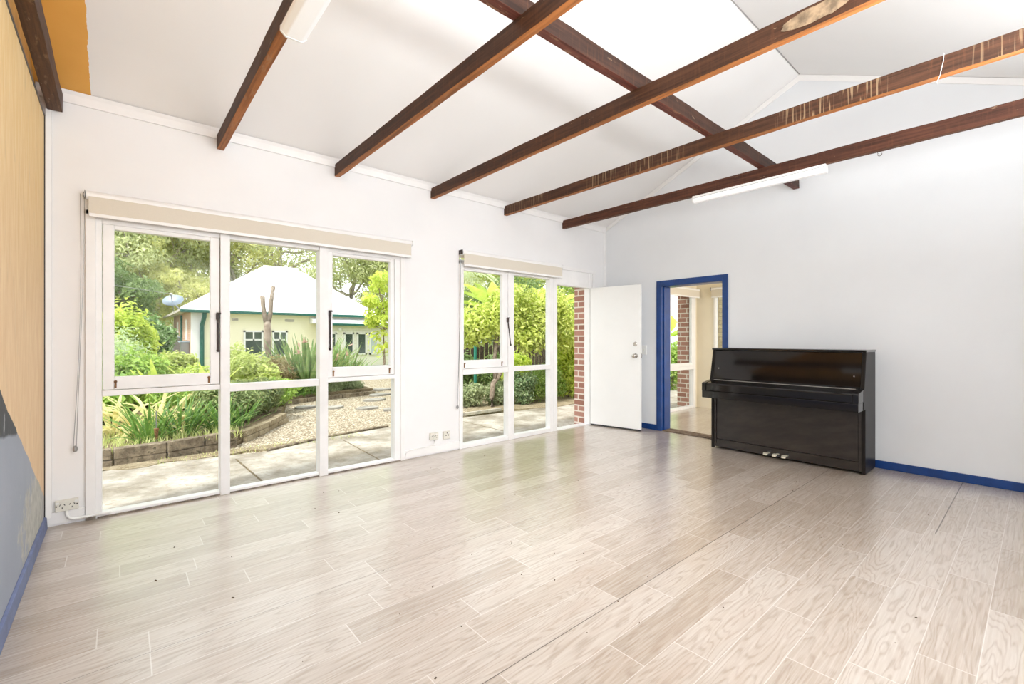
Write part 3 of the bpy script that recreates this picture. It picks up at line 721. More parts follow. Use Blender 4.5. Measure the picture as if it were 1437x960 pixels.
# pale patch of bare timber on the third beam
pp = MB(); rng = random.Random(3); ring_ = []
for k in range(26):
    a_ = 2 * math.pi * k / 26; ring_.append((0.72 + 0.14 * math.cos(a_) * (1 + rng.uniform(-.12, .12)), 2.822 + 0.040 * math.sin(a_) * (1 + rng.uniform(-.15, .1))))
pp.prism(ring_, 'x', 2.5455, 2.5488)
pc_ = pp.build('worn_patch', M['worn']); b3 = [o for o in COL.objects if o.name == 'ceiling_beam.003'][0]
wl = pc_.location.copy(); pc_.parent = b3; pc_.location = wl - b3.location

# fluorescent fittings
def batten(name, x, w_, y0, y1, ztop, label, tube=False):
    e = empty(name, (x, (y0 + y1) / 2, ztop - 0.07), label, 'ceiling light', 'fluorescent lights under the beams')
    h = MB(); h.box(x - w_ * 0.42, x + w_ * 0.42, y0, y1, ztop - 0.025, ztop); h.build('housing', M['plasticw'], e, bevel=0.003)
    d = MB(); hw = w_ / 2
    prof = [(x - hw, ztop - 0.026), (x + hw, ztop - 0.026), (x + hw, ztop - 0.052), (x + hw * 0.6, ztop - 0.072), (x - hw * 0.6, ztop - 0.072), (x - hw, ztop - 0.052)]
    d.prism(prof, 'y', y0 + 0.004, y1 - 0.012); d.build('diffuser', M['diffuser'], e, bevel=0.004)
    c_ = MB()
    prof2 = [(px_ + (0.002 if px_ > x else -0.002), pz - (0.002 if pz < ztop - 0.03 else 0)) for px_, pz in prof]
    c_.prism(prof2, 'y', y1 - 0.012, y1); c_.build('end_cap', M['plasticw'], e, bevel=0.002)
    MB().prism(prof2, 'y', y0, y0 + 0.004).build('end_cap', M['plasticw'], e, bevel=0.001)
    l_ = MB(); l_.box(x - hw * 0.9, x + hw * 0.9, y0 + 0.01, y1 - 0.015, ztop - 0.0285, ztop - 0.0235); l_.build('seam', M['darkgap'], e)
    return e
batten('fluorescent_light', 0.640, 0.115, 1.15, 2.36, BZ0, 'white fluorescent light under the beam at the upper left of the room')
batten('fluorescent_light', 4.650, 0.075, 1.21, 2.42, BZ0 - 0.001, 'slim white batten light under the reddish beam near the piano wall')

# hook and string
h = MB(); hx, hy = 4.65, 0.86
pts = [(hx, hy, BZ0 + 0.01), (hx, hy, BZ0 - 0.012)] + [(hx, hy - 0.014 + 0.014 * math.cos(a_), BZ0 - 0.026 + 0.014 * math.sin(a_)) for a_ in [math.pi * k / 6 * -1 + 0.6 for k in range(0, 9)]]
h.tube(pts, 0.0022, 6)
tag(h.build('cup_hook', M['iron']), 'small dark hook screwed under the reddish beam right of the batten', 'hook')
s = MB(); sx_, sy_ = 3.574, 0.36
s.tube([(sx_, sy_, 2.885), (sx_ - 0.003, sy_ + 0.002, 2.84), (sx_ - 0.003, sy_ + 0.012, 2.79), (sx_, sy_ + 0.016, 2.765), (sx_ + 0.004, sy_ + 0.03, 2.735), (sx_ + 0.002, sy_ + 0.026, 2.715)], 0.0016, 5)
tag(s.build('string', M['plasticw']), 'thin white string hanging over the drip-streaked beam', 'string')

# ------------------------------------------------------------------ sockets, switch, conduit
def outlet(x, z, w_, hgt, label, holes, tilt=0.0, depth=0.03):
    e = empty('power_outlet', (x, YN, z - hgt / 2), label, 'power outlet', 'power outlets on the window wall')
    MB().obox((x, YN - depth / 2, z), (w_, depth, hgt), ry=tilt).build('plate', M['plastic'], e, bevel=0.004)
    s = MB()
    for (hx, hz, ww, hh, rr) in holes: s.obox((x + hx, YN - depth - 0.0006, z + hz), (ww, 0.002, hh), ry=rr)
    s.build('socket_slot', M['socket'], e)
    for sx2 in ((-1, 1) if w_ > 0.1 else (1,)):
        k = MB(); k.obox((x + sx2 * w_ * (0.40 if w_ > .1 else 0.2), YN - depth - 0.002, z + hgt * 0.28), (0.016, 0.006, 0.013))
        k.build('switch', M['plasticw'], e, bevel=0.001)
    return e
three = lambda cx_: [(cx_ - 0.011, 0.006, 0.004, 0.011, 0.5), (cx_ + 0.011, 0.006, 0.004, 0.011, -0.5), (cx_, -0.014, 0.004, 0.011, 0)]
outlet(-0.262, 0.132, 0.115, 0.073, 'double wall power outlet low beside the painted wall', three(-0.022) + three(0.026) + [(-0.05, 0.0, 0.007, 0.008, 0), (0.05, 0.0, 0.007, 0.008, 0)], -0.02)
outlet(2.583, 0.196, 0.10, 0.075, 'left power outlet of the pair between the two windows', three(-0.02) + three(0.026), 0)
outlet(2.742, 0.188, 0.085, 0.085, 'right power outlet of the pair between the two windows', [(0, 0.024, 0.010, 0.010, 0), (-0.014, 0.0, 0.010, 0.013, .4), (0.016, 0.0, 0.010, 0.013, -.4)], 0)
c_ = MB(); yy = YN - 0.03
c_.tube([(-0.262, YN - 0.018, 0.10), (-0.262, yy, 0.07), (-0.25, yy, 0.045), (-0.225, yy, 0.034), (-0.17, yy - 0.005, 0.034), (-0.10, yy - 0.005, 0.036), (-0.04, yy - 0.005, 0.030)], 0.0095, 10)
tag(c_.build('cable_conduit', M['plasticw'], smooth=True), 'white cable bending from the double outlet beside the painted wall', 'cable')
c_ = MB(); yy = YN - 0.022
c_.tube([(2.59, YN - 0.010, 0.165), (2.592, yy, 0.13), (2.58, yy, 0.112), (2.52, yy, 0.098), (2.38, yy, 0.092), (2.28, yy, 0.09), (2.245, yy - 0.005, 0.07), (2.235, yy - 0.005, 0.03)], 0.0042, 8)
tag(c_.build('cable', M['plasticw'], smooth=True), 'thin white cable running down from the left outlet between the windows', 'cable')
e = empty('light_switch', (XR, 3.625, 1.03), 'white light switch between the open white door and the blue doorway', 'light switch')
MB().box(XR - 0.020, XR, 3.582, 3.660, 1.03, 1.158).build('plate', M['plasticw'], e, bevel=0.003)
MB().obox((XR - 0.022, 3.622, 1.093), (0.008, 0.014, 0.022), ry=0.2).build('rocker', M['plastic'], e, bevel=0.001)

# ------------------------------------------------------------------ piano
P = empty('upright_piano', (5.34, 1.75, 0), 'glossy black upright piano with closed lid standing against the white wall', 'piano')
Y0, Y1, XB = 1.04, 2.465, 5.53
side_poly = [(5.145, 0.010), (5.145, 0.60), (5.085, 0.605), (5.085, 0.775), (5.115, 0.80), (5.185, 1.125), (XB, 1.125), (XB, 0.010)]
for (ya, yb) in ((Y0, Y0 + 0.03), (Y1 - 0.03, Y1)):
    MB().prism(side_poly, 'y', ya, yb).build('side_panel', M['lacquer_side'], P, bevel=0.004)
MB().box(5.170, XB + 0.003, Y0 - 0.004, Y1 + 0.004, 1.125, 1.147).build('top_lid', M['lacquer'], P, bevel=0.005)
MB().prism([(5.125, 0.80), (5.196, 1.123), (5.214, 1.123), (5.143, 0.80)], 'y', Y0 + 0.031, Y1 - 0.031).build('upper_panel', M['lacquer'], P, bevel=0.002)
MB().box(5.22, XB - 0.002, Y0 + 0.031, Y1 - 0.031, 0.10, 1.12).build('back_frame', M['lacquer_dull'], P)
kb = MB(); kb.box(4.915, 5.20, Y0 + 0.004, Y1 - 0.004, 0.600, 0.676); kb.build('key_bed', M['lacquer'], P, bevel=0.004)
for (ya, yb) in ((Y0 + 0.002, Y0 + 0.048), (Y1 - 0.048, Y1 - 0.002)):
    MB().prism([(4.915, 0.676), (4.915, 0.755), (4.925, 0.765), (5.10, 0.79), (5.10, 0.676)], 'y', ya, yb).build('key_block', M['lacquer'], P, bevel=0.004)
fb = MB().prism([(4.918, 0.681), (4.918, 0.750), (4.93, 0.762), (5.085, 0.788), (5.085, 0.681)], 'y', Y0 + 0.050, Y1 - 0.050).build('fallboard', M['lacquer'], P, bevel=0.004)
MB().tube([(5.088, Y0 + 0.06, 0.789), (5.088, Y1 - 0.06, 0.789)], 0.004, 8).build('piano_hinge', M['chrome'], fb)
MB().prism([(5.092, 0.782), (5.112, 0.797), (5.135, 0.812), (5.135, 0.78)], 'y', Y0 + 0.031, Y1 - 0.031).build('music_ledge', M['lacquer'], P, bevel=0.001)
lp = MB().box(5.165, 5.185, Y0 + 0.055, Y1 - 0.055, 0.115, 0.598).build('lower_panel', M['lacquer_dull'], P, bevel=0.003)
MB().lathe((5.165, 1.66, 0.575), (-1, 0, 0), [(0, 0.009), (0.006, 0.009), (0.008, 0.004)], 12).build('lock', M['chrome'], lp)
for (ya, yb) in ((Y0 + 0.0305, Y0 + 0.053), (Y1 - 0.053, Y1 - 0.0305)):
    MB().box(5.152, 5.20, ya, yb, 0.03, 0.599).build('corner_post', M['lacquer_dull'], P, bevel=0.003)
tr = MB().box(5.158, 5.20, Y0 + 0.054, Y1 - 0.054, 0.028, 0.112).build('toe_rail', M['lacquer_dull'], P, bevel=0.003)
for yy in (1.685, 1.77, 1.855):
    p = MB(); prof = [(5.17, 0.066, 0.011), (5.12, 0.068, 0.012), (5.085, 0.074, 0.018), (5.06, 0.072, 0.023), (5.04, 0.062, 0.017)]
    vs = []; fs = []
    for (px_, pz, hw) in prof: vs += [(px_, yy - hw, pz), (px_, yy + hw, pz), (px_, yy + hw, pz - 0.012), (px_, yy - hw, pz - 0.012)]
    for i in range(len(prof) - 1):
        for k in range(4): fs.append((i * 4 + k, i * 4 + (k + 1) % 4, i * 4 + 4 + (k + 1) % 4, i * 4 + 4 + k))
    fs += [(0, 1, 2, 3), (16, 17, 18, 19)]
    p.add(vs, fs); p.build('pedal', M['brass'], P, bevel=0.003)
    MB().obox((5.158, yy, 0.056), (0.004, 0.034, 0.05)).build('pedal_plate', M['darkgap'], tr)
for (yy, zz) in ((Y0 + 0.085, 0.90), (Y1 - 0.085, 0.915)):
    MB().lathe((5.125 + (zz - 0.80) * 0.22, yy, zz), (-1, 0, 0.2), [(0, 0.007), (0.008, 0.006), (0.011, 0.002)], 10).build('stud', M['chrome'], P)
for xx in (5.19, 5.49):
    for yy in (Y0 + 0.025, Y1 - 0.025):
        MB().lathe((xx, yy - 0.008, 0.014), (0, 1, 0), [(0, 0.013), (0.016, 0.013)], 14).build('castor', M['brass'], P)

# crumbs on the floor
cr = MB(); rng = random.Random(12)
for k in range(90):
    x_, y_ = rng.uniform(0.0, 4.8), rng.uniform(0.3, 4.0); r_ = rng.uniform(0.0015, 0.005)
    cr.obox((x_, y_, r_ * 0.35), (r_ * rng.uniform(1, 2.5), r_, r_ * 0.7), rz=rng.uniform(0, 3))
o = cr.build('floor_crumbs', M['debris']); tag(o, 'tiny dry leaf crumbs scattered over the plank floor', 'debris', kind='stuff')

# ------------------------------------------------------------------ garden: ground
G = -0.08
struct(MB().box(-40, 70, 4.5, 95, -0.30, -0.13).build('ground', M['lawn']), 'rough garden ground beyond the patio', 'ground')
struct(MB().box(5.2, 14, -3, 4.55, -0.30, -0.14).build('ground.001', M['concrete2']), 'side yard ground', 'ground')
p = MB(); p.prism([(-4, 4.59), (12, 4.59), (12, 6.2), (5.6, 6.3), (3.3, 6.45), (2.1, 6.25), (1.35, 5.95), (0.6, 6.12), (-4, 6.3)], 'z', -0.2, G)
struct(p.build('trim_patio', M['concrete']), 'old concrete patio outside the windows', 'patio')
rng = random.Random(31); up_ = [(-2.5 + 0.16 * i, 6.33 if i < 22 else 6.33 - 0.02 * (i - 22)) for i in range(27)]; lo_ = [(x_, 6.12 + rng.uniform(-0.07, 0.06)) for x_, _ in up_]
struct(MB().prism(lo_ + up_[::-1], 'z', G - 0.02, G + 0.006).build('trim_litter', M['mulch']), 'strip of dry straw litter along the brick edge', 'litter')
j = MB(); j.obox((1.0, 5.25, G + 0.001), (0.018, 1.1, 0.004), rz=0.03); j.obox((2.2, 5.3, G + 0.001), (0.012, 1.4, 0.004), rz=-0.05); j.obox((4.2, 5.4, G + 0.001), (0.012, 1.6, 0.004))
struct(j.build('trim_patio_joint', M['soil']), 'mossy joints of the concrete patio', 'patio')
p = MB(); p.prism([(0.4, 6.2), (1.35, 6.0), (2.1, 6.3), (3.3, 6.5), (4.6, 6.5), (6.4, 9.0), (8.5, 16), (5.5, 17), (4.7, 10.7), (3.3, 10.5), (2.5, 10.1), (2.2, 9.0), (1.9, 8.1), (1.35, 7.1), (1.2, 6.7)], 'z', -0.14, G - 0.02)
struct(p.build('trim_gravel', M['gravel']), 'pale pebble gravel area', 'gravel')
p = MB(); p.prism([(-6, 6.45), (0.9, 6.6), (1.25, 6.8), (1.45, 7.1), (2.0, 8.1), (2.35, 9.2), (2.6, 10.1), (3.3, 10.45), (4.7, 10.65), (5.0, 14), (4.5, 21), (-10, 24)], 'z', -0.14, 0.04)
struct(p.build('trim_bed', M['soil']), 'raised garden bed', 'garden bed')
p = MB(); p.prism([(4.6, 6.55), (5.3, 6.6), (6.4, 6.15), (13, 6.9), (14, 16), (9, 16), (6.6, 9.2)], 'z', -0.14, G + 0.01)
struct(p.build('trim_mulch', M['mulch']), 'mulched bed beside the concrete', 'garden bed')
e_ = MB(); e_.obox((4.95, 6.55, G + 0.02), (0.9, 0.05, 0.05), rz=0.03)
tag(e_.build('edging_board', M['tan']), 'thin timber edging at the mulch seen through the four-pane window', 'edging')

# brick retaining edge
def run(pts, w_, z0, z1, name, mat, label, cat, jit=0.01, seed=1, seglen=0.3):
    rng = random.Random(seed); m_ = MB()
    for a_, b_ in zip(pts[:-1], pts[1:]):
        a_, b_ = Vector(a_), Vector(b_); Ln = (b_ - a_).length; k = max(1, round(Ln / seglen)); d = (b_ - a_) / k; ang = math.atan2(d.y, d.x)
        for i in range(k):
            c0 = a_ + d * (i + 0.5)
            for zz, zt in ((z0, (z0 + z1) / 2 - 0.004), ((z0 + z1) / 2, z1)) if z1 - z0 > 0.15 else ((z0, z1),):
                m_.obox((c0.x + rng.uniform(-jit, jit), c0.y + rng.uniform(-jit, jit), (zz + zt) / 2), (Ln / k - 0.01, w_, zt - zz), rz=ang + rng.uniform(-.04, .04), rx=rng.uniform(-.04, .04))
    return tag(m_.build(name, mat, bevel=0.008), label, cat)
run([(-2.2, 6.38), (-0.5, 6.36), (0.4, 6.38), (1.12, 6.60)], 0.12, -0.12, 0.10, 'brick_edging', M['stonewall'], 'weathered two-course brick edge holding back the garden bed', 'garden edging', 0.008, 4, 0.5)
run([(1.22, 6.78), (1.62, 7.35), (2.05, 8.05)], 0.10, -0.10, 0.05, 'sandstone_edging', M['mulch'], 'pale stone edge running back beside the gravel', 'garden edging', 0.015, 5, 0.45)
run([(2.5, 10.0), (3.3, 10.33), (4.7, 10.55)], 0.09, -0.12, -0.01, 'garden_edging', M['stonewall'], 'low brown edging in front of the grey hedge clumps', 'garden edging', 0.01, 6, 0.3)
run([(1.35, 6.02), (2.1, 6.30), (3.1, 6.48)], 0.07, -0.10, -0.06, 'patio_edging', M['stonewall'], 'dark weathered strip between concrete patio and gravel', 'garden edging', 0.008, 7, 0.5)
# stepping stones
stones = [(2.75, 9.35, 0.42, 0.30, .2), (3.15, 8.95, 0.45, 0.28, .1), (3.60, 8.45, 0.46, 0.30, .0), (3.95, 8.0, 0.40, 0.30, -.1), (4.25, 9.5, 0.55, 0.32, .1), (4.65, 8.9, 0.55, 0.3, .2), (4.75, 10.3, 0.6, 0.34, .1), (5.3, 11.3, 0.7, 0.36, .0), (4.55, 7.75, 0.5, 0.34, .1)]
lab = ['leftmost flat stepping stone below the spiky clump', 'second stepping stone from the left in the gravel', 'flat stepping stone in the middle of the gravel', 'stepping stone right of the middle one in the gravel', 'stepping stone behind the gravel row near the grey hedge', 'stepping stone at the right side of the gravel by the pier', 'long flat stone on the path beside the hedge end', 'farthest flat stone on the path towards the white house', 'nearest right flat stone in the gravel by the brick pier']
for (a_, lb_) in zip(stones, lab):
    x_, y_, w_, d_, r_ = a_; rng = random.Random(int(x_ * 100)); poly = []
    for k in range(9):
        t_ = 2 * math.pi * k / 9; rr = 1 + rng.uniform(-.15, .12); px_, py_ = w_ / 2 * math.cos(t_) * rr, d_ / 2 * math.sin(t_) * rr
        poly.append((x_ + px_ * math.cos(r_) - py_ * math.sin(r_), y_ + px_ * math.sin(r_) + py_ * math.cos(r_)))
    tag(MB().prism(poly, 'z', G - 0.03, G + 0.02).build('stepping_stone', M['slate'], bevel=0.005), lb_, 'stepping stone', 'stepping stones in the gravel')

# ------------------------------------------------------------------ neighbour house
H = empty('house', (6.2, 27, -0.1), 'cream single-storey house with white corrugated hip roof', 'house')
hx0, hx1, hy0, hy1, ez = 2.3, 10.0, 23.1, 31.0, 2.45
MB().box(hx0 + 0.4, hx1, hy0, hy0 + 0.2, -0.1, ez).build('wall', M['cream_out'], H)
MB().box(hx0, hx0 + 0.4, hy0 - 0.02, hy0 + 0.2, -0.1, ez).build('overexposed_corner', M['white_out'], H)  # white block paints in the overexposed end of the cream wall
MB().box(hx0, hx0 + 0.2, hy0 + 0.2, hy1, -0.1, ez).build('brick_wall', M['brick_house'], H)
MB().box(hx1 - 0.2, hx1, hy0 + 0.2, hy1, -0.1, ez).box(hx0, hx1, hy1, hy1 + 0.2, -0.1, ez).build('back_wall', M['cream_out'], H)
rf = MB(); o_ = 0.38; a0, a1, b0, b1 = hx0 - o_, hx1 + o_, hy0 - o_, hy1 + o_ + 0.2; ry = 27.3; rx0, rx1, rz_ = 5.95, 7.5, 5.12; ze = 2.46
rf.add([(a0, b0, ze), (a1, b0, ze), (a1, b1, ze), (a0, b1, ze), (rx0, ry, rz_), (rx1, ry, rz_)], [(0, 1, 5, 4), (1, 2, 5), (2, 3, 4, 5), (3, 0, 4), (0, 3, 2, 1)])
rfo = rf.build('roof', M['roof'], H)
cp = MB(); cp.tube([(rx0 - .05, ry, rz_ + .02), (rx1 + .05, ry, rz_ + .02)], 0.07, 8); cp.tube([(a0, b0, ze + .03), (rx0, ry, rz_ + .02)], 0.05, 6); cp.tube([(a1, b0, ze + .03), (rx1, ry, rz_ + .02)], 0.05, 6)
cp.build('ridge_capping', M['white_out'], rfo)
MB().box(a0 - .03, a1 + .03, b0 - 0.12, b0 + 0.0, ze - 0.13, ze - 0.01).build('gutter', M['green_trim'], H, bevel=0.02)
MB().box(a0 - .06, a0, b0, b1, ze - 0.10, ze - 0.0).build('fascia', M['tan'], H)
MB().tube([(hx0 + 0.42, hy0 - 0.30, ze - 0.12), (hx0 + 0.42, hy0 - 0.28, ze - 0.3), (hx0 + 0.36, hy0 - 0.08, ze - 0.65), (hx0 + 0.36, hy0 - 0.06, -0.1)], 0.085, 8).build('downpipe', M['green_trim'], H)
MB().tube([(hx0 - 0.05, 26.5, ze - 0.1), (hx0 - 0.05, 26.5, 0.3)], 0.04, 6).build('downpipe', M['green_trim'], H)
def hwin(x0, x1, z0, z1, y, parent, split=True, pale=False):
    f = MB(); f.box(x0, x1, y - 0.08, y + 0.02, z0, z0 + 0.07).box(x0, x1, y - 0.08, y + 0.02, z1 - 0.07, z1).box(x0, x0 + 0.07, y - 0.08, y + 0.02, z0, z1).box(x1 - 0.07, x1, y - 0.08, y + 0.02, z0, z1)
    if split:
        zm = z0 + (z1 - z0) * 0.62; f.box(x0, x1, y - 0.07, y + 0.02, zm, zm + 0.06).box((x0 + x1) / 2 - .03, (x0 + x1) / 2 + .03, y - 0.07, y + 0.02, zm, z1)
    fo = f.build('window', M['white_out'], parent)
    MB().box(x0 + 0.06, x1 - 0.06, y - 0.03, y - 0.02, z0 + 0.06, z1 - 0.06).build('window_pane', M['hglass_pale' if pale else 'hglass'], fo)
hwin(4.20, 4.98, 0.45, 1.62, hy0, H); hwin(5.02, 5.30, 0.2, 1.66, hy0, H, False); hwin(5.36, 6.0, 0.45, 1.62, hy0, H)
MB().box(3.75, 4.0, hy0 - 0.02, hy0, 2.05, 2.15).build('wall_vent', M['tan'], H)
MB().box(5.9, 6.3, hy0 - 0.02, hy0, 2.05, 2.17).build('wall_vent', M['tan'], H)
for (ya, yb) in ((24.6, 25.0), (28.5, 29.0)): MB().box(hx0 - 0.03, hx0, ya, yb, 1.2, 2.1).build('window', M['white_out'], H)
# lean-to extension
X = empty('house_extension', (10, 21.9, -0.1), 'white weatherboard lean-to with a low roof on the right of the cream house', 'house')
xw0, xw1, yw, zx = 7.35, 13.5, 22.3, 2.0
MB().box(xw0, xw1, yw, 23.05, -0.1, zx).build('wall', M['boards'], X)
MB().add([(xw0 - .35, yw - .35, zx - .02), (xw1 + .3, yw - .35, zx - .02), (xw1 + .3, 23.08, zx + 0.30), (xw0 - .35, 23.08, zx + 0.30), (xw0 - .35, 23.08, zx - .02), (xw1 + .3, 23.08, zx - .02)], [(0, 1, 2, 3), (0, 3, 4), (1, 5, 2), (0, 4, 5, 1), (3, 2, 5, 4)]).build('roof', M['roof'], X)
MB().box(xw0 - .38, xw1 + .3, yw - .47, yw - .352, zx - .12, zx - .01).build('gutter', M['green_trim'], X, bevel=0.02)
MB().tube([(xw0 - .1, yw - .40, zx - .1), (xw0 - .12, yw - .3, zx - .3), (xw0 - 0.08, yw - .08, zx - .6), (xw0 - 0.08, yw - .08, -0.1)], 0.07, 8).build('downpipe', M['green_trim'], X)
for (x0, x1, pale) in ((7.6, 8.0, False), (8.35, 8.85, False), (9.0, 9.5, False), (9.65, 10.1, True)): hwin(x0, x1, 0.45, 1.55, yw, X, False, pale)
hwin(10.75, 11.2, 0.7, 1.6, yw, X, False)
MB().lathe((8.15, yw - 0.1, 1.72), (0, 0, 1), [(-0.09, 0.03), (-0.06, 0.08), (0, 0.1), (0.06, 0.08), (0.09, 0.03)], 12).build('wall_lamp', M['white_out'], X)
# second low part right
# dish
D = empty('satellite_dish', (2.1, 25.0, 2.45), 'pale blue-grey satellite dish on the left eave of the cream house', 'satellite dish')
ctr = Vector((1.84, 24.9, 2.88)); axd = Vector((-0.25, -0.62, 0.74)).normalized()
prof = [(0.10, 0.38), (0.06, 0.31), (0.03, 0.22), (0.008, 0.11), (0.0, 0.02), (-0.015, 0.02), (-0.01, 0.12), (0.02, 0.23), (0.05, 0.33), (0.09, 0.39)]
t = NT('dish enamel'); t.P(col=(0.42, 0.50, 0.60), rough=0.4); M['dish'] = t.m
MB().lathe(ctr, axd, prof, 28).build('reflector', M['dish'], D, smooth=True)
MB().tube([(2.15, 25.2, 2.5), (1.90, 25.05, 2.75), ctr - axd * 0.03], 0.035, 8).build('mast', M['steel'], D)
MB().tube([ctr + Vector((0, 0, -0.40)), ctr + axd * 0.42 + Vector((0, 0, -0.05))], 0.018, 6).lathe(ctr + axd * 0.42 + Vector((0, 0, -.02)), axd, [(-.06, .04), (.05, .05)], 10).build('receiver_arm', M['steel'], D)
# meter boxes on brick wall
for (y_, z_, h_, l_) in ((24.0, 0.55, 0.55, 'grey meter box on the brick side wall nearer the corner'), (27.5, 0.6, 0.7, 'taller grey meter box farther along the brick side wall')):
    e = empty('meter_box', (hx0 - 0.15, y_, z_), l_, 'meter box')
    MB().box(hx0 - 0.30, hx0 - 0.0, y_ - 0.3, y_ + 0.3, z_, z_ + h_).build('cabinet', M['steel'], e, bevel=0.02)
    MB().box(hx0 - 0.35, hx0 - 0.0, y_ - 0.35, y_ + 0.35, z_ + h_, z_ + h_ + 0.06).build('lid', M['dish'], e)
# timber fence behind the shrubs
F = MB()
for k in range(30): F.box(-6 + k * 0.24, -5.79 + k * 0.24, 21.0, 21.03, -0.1, 1.55 + 0.03 * math.sin(k * 2.1))
tag(F.build('paling_fence', M['bamboo']), 'dark paling fence behind the left garden shrubs', 'fence')
F = MB()
for k in range(95): F.box(5.2 + k * 0.075, 5.255 + k * 0.075, 9.75 + 0.015 * math.sin(k * 3.3), 9.78 + 0.015 * math.sin(k * 3.3), -0.1, 1.12 + 0.10 * math.sin(k * 1.7))
tag(F.build('bamboo_fence', M['bamboo']), 'dark slatted fence behind the bright round tree', 'fence')
pst = MB(); pst.tube([(5.93, 8.1, -0.1), (5.93, 8.1, 1.34)], 0.035, 10); pst.lathe((5.93, 8.1, 1.34), (0, 0, 1), [(0, 0.04), (0.02, 0.035), (0.03, 0.01)], 10)
tag(pst.build('garden_post', M['greenpost']), 'round green post at the left of the bright tree', 'post')

# ------------------------------------------------------------------ plants
def branches(m_, base, top, r0, n, spread, seed, levels=2, twist=0.15):
    rng = random.Random(seed); ends = []
    base, top = Vector(base), Vector(top); ax = top - base
    pts = [base + ax * (i / 5) + Vector((rng.uniform(-1, 1), rng.uniform(-1, 1), 0)) * ax.length * twist * 0.2 * (i > 0) for i in range(6)]
    m_.tube(pts, [r0 * (1 - 0.12 * i) for i in range(6)], 8)
    for k in range(n):
        st_ = pts[3 + k % 3]; a_ = 2 * math.pi * k / n + rng.uniform(-.4, .4)
        d = Vector((math.cos(a_), math.sin(a_), rng.uniform(0.2, 1.0))).normalized()
        Lb = spread * rng.uniform(0.7, 1.15); q = [st_]
        for i in range(1, 5): q.append(st_ + d * Lb * i / 4 + Vector((rng.uniform(-1, 1), rng.uniform(-1, 1), rng.uniform(-.3, 1))) * Lb * 0.09)
        m_.tube(q, [r0 * 0.5 * (1 - 0.2 * i) for i in range(5)], 6); ends.append(q[-1])
        if levels > 1:
            for u_ in range(2):
                d2 = (d + Vector((rng.uniform(-1, 1), rng.uniform(-1, 1), rng.uniform(-.3, .9)))).normalized()
                s2 = q[2 + u_]; e2 = s2 + d2 * Lb * 0.6
                m_.tube([s2, (s2 + e2) / 2 + Vector((0, 0, Lb * .04)), e2], [r0 * 0.22, r0 * 0.15, r0 * 0.08], 5); ends.append(e2)
    return ends

def shrub(x, y, z1, r, label, mat, n, size, seed, name='shrub', z0=0.0, group='garden shrubs', aspect=0.45, ry=None, shell=0.5, cat='shrub', lumps=7, up=0.5):
    e = empty(name, (x, y, z0), label, cat, group)
    rng = random.Random(seed); h = z1 - z0; ry = ry or r
    cl = [(x, y, z0 + h * 0.48, r * 0.75, ry * 0.75, h * 0.5)]
    for k in range(lumps):
        a_ = 2 * math.pi * k / lumps + rng.uniform(-.3, .3); q = rng.uniform(0.3, 0.62)
        hh = rng.uniform(0.22, 0.75); s_ = rng.uniform(0.32, 0.48)
        cl.append((x + math.cos(a_) * r * q, y + math.sin(a_) * ry * q, z0 + h * hh, r * s_, ry * s_, min(h * 0.28, r * s_)))
    leaves('foliage', mat, e, cl, int(n * 0.85), size * 1.25, seed, aspect, up, shell)
    st_ = MB(); 
    for k in range(4): 
        a_ = k * 1.7 + seed
        st_.tube([(x + .03 * math.cos(a_), y + .03 * math.sin(a_), z0 - .02), (x + r * .2 * math.cos(a_), y + r * .2 * math.sin(a_), z0 + h * .3), (x + r * .45 * math.cos(a_), y + r * .45 * math.sin(a_), z0 + h * .65)], [0.018, 0.013, 0.006], 5)
    st_.build('stem', M['bark'], e)
    return e

def clump(x, y, n, Ln, w_, label, mat, seed, name, group, lean=(0.1, 0.9), droop=(0.4, 1.2), r=0.12, z0=0.04, cat='plant', fold=0.25, seg=6, extra=None, root=.5, tip=.15):
    rng = random.Random(seed); e = empty(name, (x, y, z0), label, cat, group); m_ = MB()
    for k in range(n):
        a_ = rng.uniform(0, 2 * math.pi); rr = r * math.sqrt(rng.random()); le = rng.uniform(*lean)
        m_.blade((x + rr * math.cos(a_), y + rr * math.sin(a_), z0), a_ + rng.uniform(-.5, .5), Ln * rng.uniform(0.65, 1.1), w_ * rng.uniform(0.7, 1.15), le, rng.uniform(*droop), seg, fold, tip, root)
    m_.build('leaf_blades', mat, e, smooth=True)
    return e

SG = 'garden shrubs'
shrub(0.12, 12.91, 2.05, 0.66, 'bright lime shrub at the left edge of the wide window', L['lime'], 5200, 0.10, 21, z0=0.04)
shrub(-0.85, 12.4, 1.7, 0.9, 'lime-green bush half hidden by the left window frame', L['lime'], 3500, 0.10, 22, z0=0.04)
shrub(0.72, 16.9, 2.0, 0.68, 'dark shrub dotted with pale blossom below the satellite dish', L['frang'], 5200, 0.15, 23, z0=-0.1)
shrub(0.0, 11.1, 1.5, 0.62, 'pale feathery shrub in front of the lime shrub', L['feather'], 6500, 0.07, 24, z0=0.04, aspect=0.2)
shrub(0.18, 10.2, 1.12, 0.55, 'low leafy green shrub at the left window frame', L['mid'], 4200, 0.075, 25, z0=0.04)
shrub(0.50, 10.75, 1.00, 0.5, 'mixed yellow-green shrub in the middle of the left bed', L['croton'], 4200, 0.08, 26, z0=0.04)
shrub(0.95, 12.5, 0.98, 0.5, 'light green shrub before the brick side wall', L['yel'], 4200, 0.09, 27, z0=0.04)
shrub(1.10, 10.35, 0.80, 0.5, 'speckled green and pinkish shrub below the meter boxes', L['croton'], 3800, 0.08, 28, z0=0.04)
shrub(1.85, 11.0, 1.15, 0.42, 'tall yellow-green shrub right of the first mullion', L['yel'], 4200, 0.075, 29, z0=0.04)
shrub(2.06, 10.15, 0.98, 0.52, 'pale yellow shrub in front of the house windows', L['yel'], 4600, 0.065, 30, z0=0.04)
